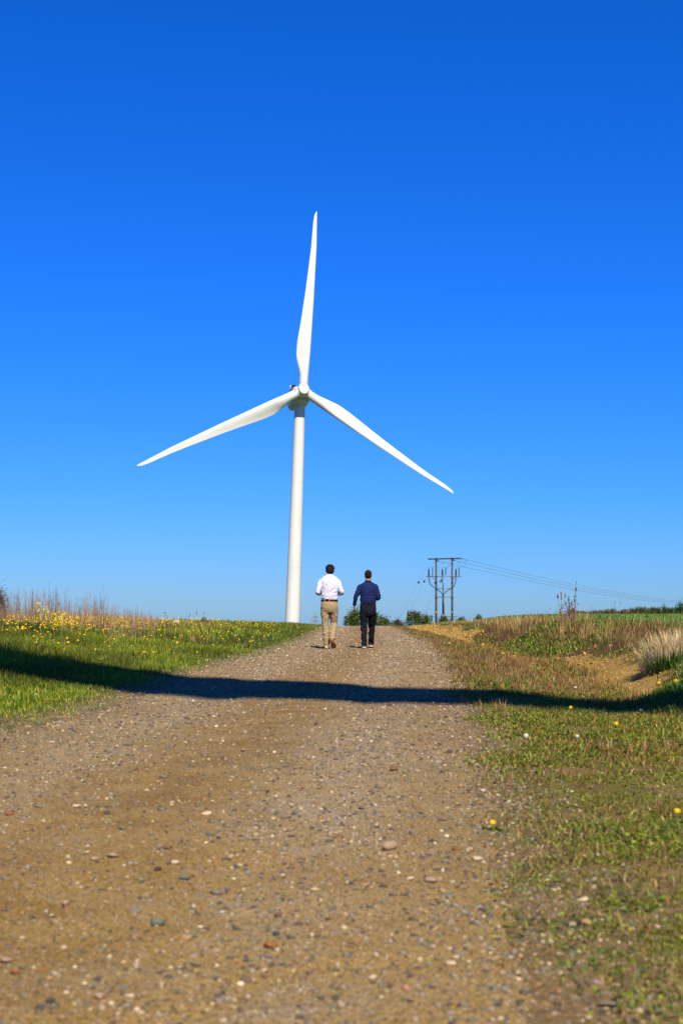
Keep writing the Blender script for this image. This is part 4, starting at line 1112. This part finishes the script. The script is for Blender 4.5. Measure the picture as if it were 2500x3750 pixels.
for i, cx in enumerate((418, 772, 1127)):
    t_ = shed(q(cx, 640, -.2), q(cx, 466, -.2), .125, 6, root, 'cable_termination')
    MB().tube([q(cx, 466, -.2), q(cx, 415, -.2)], .025, 6).build('terminal_pin', m_steel, t_)
    MB().tube([q(cx, 655, -.2), q(cx, 625, -.2)], [.09, .11], 8).build('gland', m_steel, t_)
    sx = cx + (98 if i == 0 else 86 if i == 1 else 80)
    shed(q(sx, 630, -.2), q(sx, 425, -.2), .065, 9, root, 'surge_arrester')
    MB().tube([q(cx, 418, -.2), q(sx, 420, -.2)], .018, 5).build('jumper_wire', m_wire, root)
    tgt = top_w[2 - i]
    e = q(sx, 420, -.2)
    mid = [e.lerp(tgt, s) + Vector(((.25 if i < 2 else .5) * math.sin(s * math.pi), 0, -.25 * math.sin(s * math.pi))) for s in np.linspace(0, 1, 9)]
    MB().tube(mid, .017, 5).build('jumper_wire', m_wire, root)
    for dx in (-32, 32): MB().box(q(cx + dx, 700, -.2), (.03, .03, .42)).build('support_bracket', m_steel, root, False)
    path = {0: [(418, 660), (422, 740), (450, 840), (510, 905), (585, 955), (655, 1000), (735, 1060), (778, 1125), (790, 1200)],
            1: [(772, 660), (772, 740), (784, 850), (796, 960), (792, 1080), (790, 1200)],
            2: [(1127, 660), (1125, 740), (1105, 830), (1065, 905), (1000, 960), (920, 1010), (845, 1065), (803, 1130), (790, 1200)]}[i]
    P = [q(x_, y_, -.22) for x_, y_ in path]
    MB().tube(P, .052, 8).build('cable', m_black, root)
MB().tube([q(788, 1120, -.22), q(790, 1640, -.22)], .115, 10).build('cable_duct', m_black, root)
MB().tube([q(824, 1150, -.1), q(826, 1640, -.1)], .03, 6).build('earth_rod', m_steel, root)
MB().box(q(792, 1690, -.25), (.62, .35, .55), 0, None, .03).build('cabinet', m_box, root, False)
gm = MB()
gm.tube([q(490, 1696, -.2), q(600, 1702, -.2), q(822, 1694, -.2), q(1030, 1692, -.2), q(1190, 1700, -.2)], .028, 5)
gm.tube([q(490, 1696, .25), q(1190, 1700, .25)], .028, 5)
gm.build('climbing_guard', m_wire, root)
# stay wires going down to the ground with their egg insulators
for i, (xa, ya, xi, yi) in enumerate(((470, 215, 140, 815), (570, 215, 286, 788), (740, 400, 572, 815), (985, 215, 716, 778))):
    A = q(xa, ya, -.1); I = q(xi, yi, -1.5)
    D = (I - A).normalized(); E = A + D * ((A.z + 0.4) / -D.z) if D.z < 0 else I
    MB().tube([A, I, E], .009, 4).build('stay_wire', m_wire, root)
    MB().tube([I - D * .15, I - D * .13, I, I + D * .13, I + D * .15], [.05, .11, .12, .11, .05], 10).build('stay_insulator', m_black, root)
# line wires to the next pole
endP = Vector((158.0, 500.0, 11.0))
startc = (q(1262, 178, -.2), q(1050, 222, -.2), q(630, 240, -.2))
for i, s0 in enumerate(startc):
    A = s0 + o0; B = endP + Vector(((0, -1.6, -3.2)[i], 0, -.1 * i))
    P = [A.lerp(B, s) + Vector((0, 0, -3.7 * 4 * s * (1 - s))) for s in np.linspace(0, 1, 50)]
    root_w = empty('power_line', A, ('power line leaving the tip of the top crossarm, uppermost of three', 'power line leaving between the two poles, middle of three', 'power line leaving from behind the first pole, lowest of three')[i], 'power line', 'power lines from the twin pole')
    MB().tube([p_ - A for p_ in P], .021, 5).build('wire', m_wire, root_w)
    D = (P[1] - P[0]).normalized()
    MB().tube([D * (.15 + .06 * k) for k in range(9)], [.05, .085] * 4 + [.05], 8).build('tension_insulator', m_box, root_w)
    MB().tube([D * 2.3 + Vector((-.16, 0, -.12)), D * 2.3 + Vector((.16, 0, -.12))], .045, 6).build('vibration_damper', m_wire, root_w)
# second pole carrying the far end of the lines (out of frame)
z_e = gz(endP.x, endP.y)
root = empty('power_pole', (endP.x, endP.y, z_e), 'single distant wooden power pole at the far end of the lines', 'utility pole')
MB().tube([(0, 0, -1), (0, 0, endP.z - z_e)], [.16, .11], 10).build('pole', m_pole, root)
MB().box((-1.6, -.15, endP.z - z_e - .1), (3.8, .12, .14)).build('top_crossarm', m_dwood, root, False)

# ------------------------------------------------------------------ lattice pylon far away
m_pyl = mat('pylon_steel', .6, (.22, .23, .25), .3, .2)
d = 1500.0; X = P2X(1154, d); zt = P2Z(2239, d); zb = gz(X, d) - 1
H = zt - zb
root = empty('electricity_pylon', (X, d, zb), 'faint distant lattice electricity pylon beside the turbine tower', 'pylon')
def half(z): return np.interp(z / H, [0, .55, .78, 1.0], [4.2, 2.2, 1.3, .15])
mb = MB()
zs = np.linspace(0, H, 12)
for sx in (-1, 1):
    for sy in (-1, 1):
        mb.tube([(sx * half(z_), sy * half(z_), z_) for z_ in zs], .26, 4)
mb.build('tower_leg', m_pyl, root)
mb = MB()
for a_, b_ in zip(zs[:-1], zs[1:]):
    for sy in (-1, 1):
        mb.tube([(-half(a_), sy * half(a_), a_), (half(b_), sy * half(b_), b_)], .15, 3); mb.tube([(half(a_), sy * half(a_), a_), (-half(b_), sy * half(b_), b_)], .15, 3)
        mb.tube([(sy * half(a_), -half(a_), a_), (sy * half(b_), half(b_), b_)], .15, 3)
mb.build('lattice', m_pyl, root)
for f, w in ((.66, 5.4), (.76, 4.4), (.86, 3.4)):
    mb = MB(); z_ = H * f
    for s in (-1, 1):
        mb.tube([(0, -.8, z_), (s * w, 0, z_ + .2)], .2, 4); mb.tube([(0, .8, z_), (s * w, 0, z_ + .2)], .2, 4); mb.tube([(0, 0, z_ + 1.8), (s * w, 0, z_ + .2)], .18, 4)
        mb.tube([(s * w, 0, z_ + .2), (s * w, 0, z_ - 2.2)], .16, 5)
    mb.build('crossarm', m_pyl, root)
for side, lb in ((-1, 'faint sagging cable from the distant pylon towards the turbine'), (1, 'faint sagging cable from the distant pylon behind the two men')):
    A = Vector((X + side * 5, d, zb + H * .62)); B = Vector((X + side * 330, d + 60, zb + H * .62))
    P = [A.lerp(B, s) + Vector((0, 0, -11 * 4 * s * (1 - s))) for s in np.linspace(0, 1, 24)]
    tag(MB().tube(P, .07, 4).build('pylon_cable', m_pyl), lb, 'cable', 'cables of the distant pylon')

# ------------------------------------------------------------------ people
def crom(P, sub):
    P = np.asarray(P, float); out = []
    for i in range(len(P) - 1):
        p0, p1, p2, p3 = P[max(i - 1, 0)], P[i], P[i + 1], P[min(i + 2, len(P) - 1)]
        for s in range(sub):
            t_ = s / sub
            out.append(.5 * ((2 * p1) + (-p0 + p2) * t_ + (2 * p0 - 5 * p1 + 4 * p2 - p3) * t_ ** 2 + (-p0 + 3 * p1 - 3 * p2 + p3) * t_ ** 3))
    out.append(P[-1]); return np.array(out)
def loft(rings, n=20, sub=4, side=(1, 0, 0)):
    """rings: (x, y, z, ra, rb); ra along the body's side, rb front to back"""
    A = crom(rings, sub); C, RA, RB = A[:, :3], np.maximum(A[:, 3], .004), np.maximum(A[:, 4], .004)
    V, Fc = [], []; side = Vector(side)
    for i in range(len(C)):
        t_ = Vector(C[min(i + 1, len(C) - 1)] - C[max(i - 1, 0)]).normalized()
        s_ = (side - t_ * side.dot(t_)); s_ = s_.normalized() if s_.length > .1 else t_.orthogonal().normalized()
        u_ = t_.cross(s_)
        for k in range(n):
            a = 2 * math.pi * k / n; V.append(Vector(C[i]) + s_ * RA[i] * math.cos(a) + u_ * RB[i] * math.sin(a))
    for i in range(len(C) - 1):
        for k in range(n): Fc.append((i * n + k, i * n + (k + 1) % n, (i + 1) * n + (k + 1) % n, (i + 1) * n + k))
    Fc.append(tuple(range(n - 1, -1, -1))); Fc.append(tuple((len(C) - 1) * n + k for k in range(n)))
    return V, Fc
def ball(c, r, n=16):
    V, Fc = [], []
    for i in range(n + 1):
        th = math.pi * i / n
        for k in range(n * 2):
            a = math.pi * k / n; V.append(Vector((c[0] + r[0] * math.sin(th) * math.cos(a), c[1] + r[1] * math.sin(th) * math.sin(a), c[2] + r[2] * math.cos(th))))
    m_ = n * 2
    for i in range(n):
        for k in range(m_): Fc.append((i * m_ + k, (i + 1) * m_ + k, (i + 1) * m_ + (k + 1) % m_, i * m_ + (k + 1) % m_))
    return V, Fc
def fuse(name, pieces, voxel, material, parent, smooth=6, fold=None):
    mb = MB()
    for V, Fc in pieces: mb.add(V, Fc)
    me = poly_mesh('raw', mb.V, mb.Fc, m_white)
    o = bpy.data.objects.new('raw', me); COL.objects.link(o)
    r_ = o.modifiers.new('remesh', 'REMESH'); r_.mode = 'VOXEL'; r_.voxel_size = voxel; r_.use_smooth_shade = True
    s_ = o.modifiers.new('smooth', 'SMOOTH'); s_.iterations = smooth; s_.factor = .5
    dg = bpy.context.evaluated_depsgraph_get()
    new = bpy.data.meshes.new_from_object(o.evaluated_get(dg)); new.name = name
    bpy.data.objects.remove(o); bpy.data.meshes.remove(me)
    new.materials.clear(); new.materials.append(material)
    if fold is not None:
        n_ = len(new.vertices); co = np.empty(n_ * 3, np.float32); new.vertices.foreach_get('co', co); co = co.reshape(-1, 3)
        no = np.empty(n_ * 3, np.float32); new.vertex_normals.foreach_get('vector', no); no = no.reshape(-1, 3)
        co = co + no * fold(co)[:, None]
        new.vertices.foreach_set('co', co.astype(np.float32).ravel()); new.update()
    new.polygons.foreach_set('use_smooth', np.ones(len(new.polygons), dtype=bool))
    return link(name, new, parent)
def n3(co, sx, sy, sz, seed):
    off = Vector((seed * 3.1, seed * 1.7, seed * 2.3))
    return np.array([mnoise.noise(Vector((p[0] * sx, p[1] * sy, p[2] * sz)) + off) for p in co])
def ridge(x): return np.exp(-(x / .35) ** 2)
def shoe(heel, toe, w, up, parent, m_up, m_sole):
    h_, t_ = Vector(heel), Vector(toe); d_ = (t_ - h_); L = d_.length; d_.normalize()
    s_ = d_.cross(Vector(up)).normalized(); u_ = s_.cross(d_).normalized()
    prof = [(0, .36, .075), (.12, .42, .085), (.3, .40, .08), (.5, .43, .06), (.7, .52, .05), (.88, .45, .038), (1.0, .2, .02)]
    mb = MB(); V, Fc = [], []; n = 14
    for f, ww, hh in prof:
        for k in range(n):
            a = 2 * math.pi * k / n; V.append(h_ + d_ * f * L + s_ * (w * ww * math.cos(a)) + u_ * (.022 + hh * (.5 + .5 * math.sin(a))))
    for i in range(len(prof) - 1):
        for k in range(n): Fc.append((i * n + k, i * n + (k + 1) % n, (i + 1) * n + (k + 1) % n, (i + 1) * n + k))
    Fc.append(tuple(range(n))); Fc.append(tuple((len(prof) - 1) * n + k for k in range(n)))
    mb.add(V, Fc); sh_ = mb.build('shoe', m_up, parent)
    mb = MB(); V, Fc = [], []
    out = [(-.02, .30), (.06, .40), (.2, .43), (.4, .40), (.65, .55), (.85, .50), (.98, .28), (1.03, .08)]
    for zz in (0.0, .026):
        for f, ww in out: V.append(h_ + d_ * f * L + s_ * w * ww + u_ * zz)
        for f, ww in reversed(out): V.append(h_ + d_ * f * L - s_ * w * ww + u_ * zz)
    n = len(out) * 2
    Fc.append(tuple(range(n - 1, -1, -1))); Fc.append(tuple(range(n, 2 * n)))
    for k in range(n): Fc.append((k, (k + 1) % n, n + (k + 1) % n, n + k))
    mb.add(V, Fc); mb.build('sole', m_sole, sh_, False)
def hand(wrist, dirv, palm_n, side, L=.175, curl=.5):
    """palm and five separate bent fingers; dirv along the forearm, palm_n the way the palm faces, side = thumb side"""
    w0, d_, p_, t_ = Vector(wrist), Vector(dirv).normalized(), Vector(palm_n).normalized(), Vector(side).normalized()
    out = []
    def chain(P, r): return loft([(*p, rr, rr) for p, rr in zip(P, r)], 8, 2, (t_.x, t_.y, t_.z))
    c = w0 + d_ * L * .27
    out.append(loft([(*(w0 - d_ * .02), .027, .020), (*(w0 + d_ * L * .15), .034, .017), (*(w0 + d_ * L * .38), .041, .016), (*(w0 + d_ * L * .52), .039, .013)], 12, 3, (t_.x, t_.y, t_.z)))
    for k, (off, ln) in enumerate(((.030, .43), (.010, .48), (-.010, .45), (-.029, .36))):
        b = w0 + d_ * L * .48 + t_ * off; P = [b]
        ang = .25 * curl
        for sgm in (.45, .32, .23):
            ang += curl * .75
            P.append(P[-1] + (d_ * math.cos(ang) + p_ * math.sin(ang)) * L * ln * sgm)
        out.append(chain(P, [.0095, .0088, .008, .0065]))
    b = w0 + d_ * L * .12 + t_ * .028
    P = [b, b + (t_ * .7 + d_ * .7 + p_ * .25) * L * .2, b + (t_ * .75 + d_ * 1.25 + p_ * .6) * L * .28, b + (t_ * .65 + d_ * 1.7 + p_ * .95) * L * .31]
    out.append(chain(P, [.013, .011, .0095, .007]))
    return out
m_skin1 = mat('skin', .55, (.38, .20, .13), .35)
m_hair1 = mat('dark_hair', .75, (.010, .0055, .004), .12); m_hair2 = mat('short_hair', .8, (.012, .008, .006), .12)
for mm in (m_hair1, m_hair2):
    t = NT(mm); t.bump(t.noise(t.scale(t.coord(), (1, 1, .25)), 140, 3), .8, .01)
m_shirt1 = mat('white_shirt', .8, (.56, .56, .70), .15)
t = NT(m_shirt1); t.bump(t.noise(t.coord(), 20, 4), .35, .02)
m_chino = mat('beige_chino', .85, (.34, .23, .115), .1)
t = NT(m_chino); t.base(t.mix(t.noise(t.coord(), 9, 4), (.27, .20, .115), (.36, .27, .165))); t.bump(t.noise(t.coord(), 24, 4), .35, .02)
m_jean = mat('dark_jean', .85, (.010, .013, .022), .1)
t = NT(m_jean); t.base(t.mix(t.ramp(t.noise(t.coord(), 6, 4), .4, .7), (.005, .006, .011), (.009, .012, .022)))
m_plaid = mat('plaid_shirt', .85, (.03, .06, .25), .1)
t = NT(m_plaid); v = t.coord()
sx = t.node('ShaderNodeSeparateXYZ'); t.l.new(v, sx.inputs[0])
def band(o_, per, duty, ph=0.0):
    f = t.math('FRACT', t.math('ADD', t.math('MULTIPLY', o_, 1 / per), 10.0 + ph)); return t.ramp(t.math('ABSOLUTE', t.math('SUBTRACT', f, .5)), duty / 2 + .06, duty / 2 - .06)
bx, bz = band(sx.outputs[0], .042, .5), band(sx.outputs[2], .042, .5)
c = t.mix(t.math('MULTIPLY', bx, .75), (.017, .029, .115), (.005, .009, .05)); c = t.mix(t.math('MULTIPLY', bz, .75), c, (.005, .009, .05))
c = t.mix(t.math('MULTIPLY', band(sx.outputs[0], .042, .10, .5), .35), c, (.04, .055, .13)); c = t.mix(t.math('MULTIPLY', band(sx.outputs[2], .042, .10, .5), .35), c, (.04, .055, .13))
t.base(c)
m_belt = mat('brown_leather', .25, (.20, .04, .016), .6)
m_metal = mat('belt_metal', .25, (.7, .66, .6), .6, .9)
m_tan = mat('tan_shoe', .7, (.55, .42, .26), .2); m_gum = mat('gum_sole', .7, (.30, .12, .045), .2)
m_sneak = mat('dark_shoe', .8, (.035, .033, .03), .2); m_sole2 = mat('white_sole', .7, (.50, .46, .38), .2)
m_eye = mat('eye', .2, (.7, .7, .68), .5); m_lip = mat('lip', .5, (.32, .10, .08), .3); m_phone = mat('phone_black', .25, (.012, .012, .014), .5)

def head_pieces(c, s, tilt):
    """skull, jaw, nose, ears and neck stub; the face looks along +Y"""
    R = Matrix.Rotation(tilt, 3, 'X')
    def T(VF, cc=c): return [R @ (v_) + Vector(cc) for v_ in VF[0]], VF[1]
    P = [T(ball((0, -.012 * s, .02 * s), (.073 * s, .092 * s, .095 * s))), T(ball((0, .022 * s, -.045 * s), (.058 * s, .070 * s, .072 * s), 12)),
         T(loft([(0, .085 * s, .025 * s, .009 * s, .009 * s), (0, .102 * s, -.005 * s, .013 * s, .012 * s), (0, .112 * s, -.022 * s, .016 * s, .013 * s), (0, .09 * s, -.034 * s, .014 * s, .008 * s)], 10, 3)),
         T(ball((0, .088 * s, -.062 * s), (.024 * s, .012 * s, .010 * s), 8))]
    for sd in (-1, 1): P.append(T(loft([(sd * .072 * s, -.012 * s, -.030 * s, .008 * s, .012 * s), (sd * .083 * s, -.016 * s, -.008 * s, .008 * s, .019 * s), (sd * .082 * s, -.018 * s, .018 * s, .007 * s, .016 * s)], 10, 3)))
    return P, R

def man(name, loc, label, J, M):
    root = empty(name, loc, label, 'person')
    hc, s = J['head'], J['hs']
    hp_, R = head_pieces(hc, s, J['tilt'])
    neck = loft([(*J['neck0'], .058 * s, .062 * s), (*(Vector(J['neck0']).lerp(Vector(hc), .5)), .055 * s, .058 * s), (*(Vector(hc) + Vector((0, -.01, -.03))), .05 * s, .055 * s)], 16, 3)
    def tor(g): return loft([(x_, y_, z_, ra - g, rb - g) for x_, y_, z_, ra, rb in J['torso']], 28, 4)
    def arm(A, g): return loft([(*p_, r_ - g, r_ - g) for p_, r_ in A], 16, 5)
    body = hp_ + [neck, tor(.022)] + [arm(A, .016) for A in J['arms']]
    body += [loft([(x_, y_, z_, ra - .022, rb - .022) for x_, y_, z_, ra, rb in J['pelvis']], 28, 4)] + [arm(A, .020) for A in J['legs']]
    for hnd in J['hands']: body += hand(*hnd)
    fuse('body', body, .0055, M['skin'], root, 3)
    # clothes
    ph = J['seed']
    def foldf(co):
        x_, z_ = co[:, 0], co[:, 2]
        a = n3(co, 11, 7, 5, ph); b = n3(co, 24, 16, 12, ph + 9)
        dgl = (z_ + x_ * J['dg']) * 15 + 3.2 * a
        return .014 * (ridge(np.abs(np.mod(dgl, 2) - 1)) - .3) * np.clip(.4 + 1.2 * (J['sh_top'] - z_), .2, 1) + .005 * b + .004 * a
    sl = fuse('shirt', [tor(0)] + [arm(A[:J['sleeve']], 0) for A in J['arms']], .0105, M['shirt'], root, 4, foldf)
    c0 = Vector(J['collar'])
    mb = MB(); n = 28; V, Fc = [], []
    for zz, rr in ((-.020, 1.04), (.004, .96), (.014, .93), (.004, 1.04), (-.018, 1.16)):
        for k in range(n):
            a = 2 * math.pi * k / n; V.append(c0 + Vector((math.cos(a) * .068 * s * rr, math.sin(a) * .070 * s * rr, zz + .012 * -math.sin(a))))
    for i in range(4):
        for k in range(n): Fc.append((i * n + k, i * n + (k + 1) % n, (i + 1) * n + (k + 1) % n, (i + 1) * n + k))
    mb.add(V, Fc); mb.build('collar', M['shirt'], sl)
    def legfold(co):
        z_ = co[:, 2]; a = n3(co, 9, 9, 7, ph + 20)
        low = np.clip(np.interp(z_, [.05, .2, .45, .62, .75, 1.0], [1, 1, .8, .35, .5, .1]), 0, 1)
        crk = np.mod(z_ * 17 + 2.4 * a + np.abs(co[:, 0]) * 8, 2) - 1
        return .017 * low * (ridge(np.abs(crk)) - .25) + .008 * n3(co, 15, 15, 10, ph + 30)
    tr_ = fuse('trousers', [loft(J['pelvis'], 28, 4)] + [loft([(*p_, r_ * J['leg_f'], r_ * J['leg_f']) for p_, r_ in A], 16, 5) for A in J['legs']], .0105, M['trousers'], root, 4, legfold)
    tm = tr_.data; nv = len(tm.vertices)
    co = np.empty(nv * 3, np.float32); tm.vertices.foreach_get('co', co); co = co.reshape(-1, 3)
    no = np.empty(nv * 3, np.float32); tm.vertex_normals.foreach_get('vector', no); no = no.reshape(-1, 3)
    z0 = J['pelvis'][1][2] - .01
    for sd in (-1, 1):          # back pockets: patches that follow the cloth, 4 mm proud of it
        fs = [tuple(f_.vertices) for f_ in tm.polygons if abs(f_.center.x - sd * .085) < .058 and abs(f_.center.z - z0) < .065 and f_.normal.y < -.3]
        use = sorted({i_ for f_ in fs for i_ in f_}); mp = {v_: k_ for k_, v_ in enumerate(use)}
        if use: link('back_pocket', poly_mesh('back_pocket', co[use] + no[use] * .004, [tuple(mp[i_] for i_ in f_) for f_ in fs], M['trousers'], None, True), tr_)
    bz_ = J['belt']
    mb = MB(); V, Fc = [], []; n = 40
    for zz in (-.021, .021):
        for gap in (.0, .006):
            for k in range(n):
                a = 2 * math.pi * k / n; V.append(Vector((J['pelvis'][0][0] + math.cos(a) * (J['pelvis'][0][3] + .007 + gap), J['pelvis'][0][1] + math.sin(a) * (J['pelvis'][0][4] + .007 + gap), bz_ + zz)))
    for i, j in ((0, 2), (1, 3), (0, 1), (2, 3)):
        for k in range(n): Fc.append((i * n + k, i * n + (k + 1) % n, j * n + (k + 1) % n, j * n + k))
    mb.add(V, Fc); belt = mb.build('belt', M['belt'], root)
    lm = MB()
    for xx in (-.10, .0, .10): lm.box((xx - .01, J['pelvis'][0][1] - math.sqrt(max(0, 1 - (xx / J['pelvis'][0][3]) ** 2)) * (J['pelvis'][0][4] + .016), bz_), (.012, .008, .056))
    lm.build('belt_loop', M['trousers'], belt, False)
    for a_, b_, up in J['feet']: shoe(a_, b_, .105, up, root, M['shoe'], M['sole'])
    # hair: a shell over the back and top of the skull
    hb = []
    for (cc, rr) in J['hair']: hb.append(([R @ v_ + Vector(hc) for v_ in ball(cc, rr)[0]], ball(cc, rr)[1]))
    def hf(co): return .006 * n3(co, 45, 45, 20, ph) + .004 * n3(co, 90, 90, 45, ph)
    fuse('hair', hb, .006, M['hair'], root, 2, hf)
    for sd in (-1, 1):
        MB().add(*ball(R @ Vector((sd * .031 * s, .070 * s, .002 * s)) + Vector(hc), (.013, .013, .012), 8)).build('eye', m_eye, root)
    return root

# ground under the two men
d1 = 30.5
x1 = P2X(1205.8, d1); z1 = gz(x1, d1)
man('person', (x1, d1, z1), 'man in white shirt, beige chinos and tan shoes walking away with head bowed', dict(
    seed=3, leg_f=1.03, head=(.012, .085, 1.680), hs=1.08, tilt=-.5, neck0=(.0, .03, 1.52), dg=-1.2, sh_top=1.52,
    torso=[(0, 0, 1.03, .160, .104), (0, 0, 1.075, .168, .114), (0, -.005, 1.13, .174, .120), (.0, 0, 1.22, .174, .122), (0, .0, 1.36, .186, .124), (0, .012, 1.45, .192, .118), (0, .025, 1.515, .175, .10), (0, .038, 1.56, .115, .082), (0, .045, 1.60, .068, .068)],
    arms=[[((-.12, .02, 1.475), .056), ((-.178, .015, 1.44), .060), ((-.222, -.02, 1.33), .054), ((-.252, -.035, 1.225), .050), ((-.235, .06, 1.205), .054), ((-.17, .20, 1.20), .046), ((-.145, .25, 1.205), .038)],
          [((.12, .02, 1.475), .056), ((.178, .015, 1.44), .060), ((.226, -.02, 1.33), .054), ((.262, -.035, 1.225), .050), ((.235, .06, 1.205), .054), ((.17, .20, 1.20), .046), ((.145, .25, 1.205), .038)]],
    sleeve=7, hands=[((-.14, .26, 1.205), (.75, .65, .1), (.35, -.2, .9), (-.3, .5, .8), .18, .8), ((.14, .26, 1.205), (-.75, .65, .1), (-.35, -.2, .9), (.3, .5, .8), .18, .8)],
    pelvis=[(0, 0, 1.055, .170, .112), (0, -.008, .95, .182, .130), (0, -.008, .86, .180, .130), (0, 0, .79, .150, .105)],
    legs=[[((-.09, 0, .92), .098), ((-.092, .005, .74), .092), ((-.088, .02, .55), .074), ((-.075, -.005, .35), .066), ((-.062, -.015, .14), .060), ((-.06, -.015, .055), .064)],
          [((.09, 0, .92), .098), ((.094, .035, .74), .090), ((.094, .085, .555), .074), ((.082, -.01, .40), .066), ((.066, -.10, .27), .062), ((.060, -.135, .205), .066)]],
    belt=1.040, collar=(0, .05, 1.600),
    feet=[((-.058, -.075, .008), (-.066, .20, .008), (0, 0, 1)), ((.050, -.215, .205), (.105, -.055, .02), (0, .75, .55))],
    hair=[((0, -.020, .040), (.097, .108, .098)), ((0, -.062, -.020), (.089, .066, .10)), ((0, .03, .080), (.080, .082, .058)), ((-.03, -.09, .03), (.05, .04, .05)), ((.035, -.085, .05), (.05, .04, .045))]),
    dict(skin=m_skin1, shirt=m_shirt1, trousers=m_chino, belt=m_belt, hair=m_hair1, shoe=m_tan, sole=m_gum))
o = MB().box((0, 0, 0), (.075, .012, .15), 0, None, .004).build('phone', m_phone, None, False)
o.location = (x1, d1 + .355, z1 + 1.235); o.rotation_euler = (-.9, 0, 0)
tag(o, 'dark phone in the hands of the man in the white shirt', 'phone')
x2 = P2X(1346.7, d1); z2 = gz(x2, d1)
man('person', (x2, d1, z2), 'man in blue plaid shirt and dark jeans walking away with one arm down', dict(
    seed=8, leg_f=.98, head=(.005, .045, 1.557), hs=1.0, tilt=-.12, neck0=(0, .02, 1.38), dg=.8, sh_top=1.36,
    torso=[(0, 0, .93, .152, .104), (0, 0, .968, .164, .116), (0, -.005, 1.03, .172, .125), (0, 0, 1.12, .168, .120), (0, .0, 1.24, .180, .122), (0, .01, 1.32, .185, .115), (0, .018, 1.37, .158, .095), (0, .025, 1.405, .105, .078), (0, .028, 1.435, .062, .062)],
    arms=[[((-.11, .01, 1.34), .054), ((-.165, .005, 1.305), .061), ((-.212, -.02, 1.21), .056), ((-.258, -.035, 1.11), .050), ((-.278, -.015, 1.01), .043), ((-.288, .015, .92), .036)],
          [((.11, .01, 1.34), .054), ((.165, .005, 1.305), .061), ((.200, -.02, 1.20), .056), ((.225, -.03, 1.09), .052), ((.205, .06, 1.065), .048), ((.15, .19, 1.07), .040), ((.12, .24, 1.08), .034)]],
    sleeve=6, hands=[((-.288, .018, .915), (.10, .12, -1), (.8, .45, .1), (-.45, .8, 0), .17, .42), ((.115, .25, 1.085), (-.75, .65, .1), (-.3, -.1, .9), (.3, .5, .8), .17, .8)],
    pelvis=[(0, 0, .965, .160, .110), (0, -.006, .87, .176, .128), (0, -.006, .78, .176, .126), (0, 0, .70, .150, .105)],
    legs=[[((-.088, 0, .83), .094), ((-.09, -.005, .66), .088), ((-.088, .01, .48), .071), ((-.084, -.06, .28), .062), ((-.082, -.115, .12), .058), ((-.082, -.12, .055), .062)],
          [((.088, 0, .83), .094), ((.09, .05, .66), .088), ((.086, .12, .48), .070), ((.078, .155, .28), .060), ((.072, .20, .14), .056), ((.070, .205, .09), .060)]],
    belt=.938, collar=(0, .028, 1.435),
    feet=[((-.084, -.17, .006), (-.092, .095, .006), (0, 0, 1)), ((.070, .15, .030), (.078, .405, .008), (0, .1, 1))],
    hair=[((0, -.024, .040), (.076, .090, .080)), ((0, -.052, .008), (.071, .060, .074)), ((0, .03, .072), (.064, .070, .046))]),
    dict(skin=m_skin1, shirt=m_plaid, trousers=m_jean, belt=m_belt, hair=m_hair2, shoe=m_sneak, sole=m_sole2))
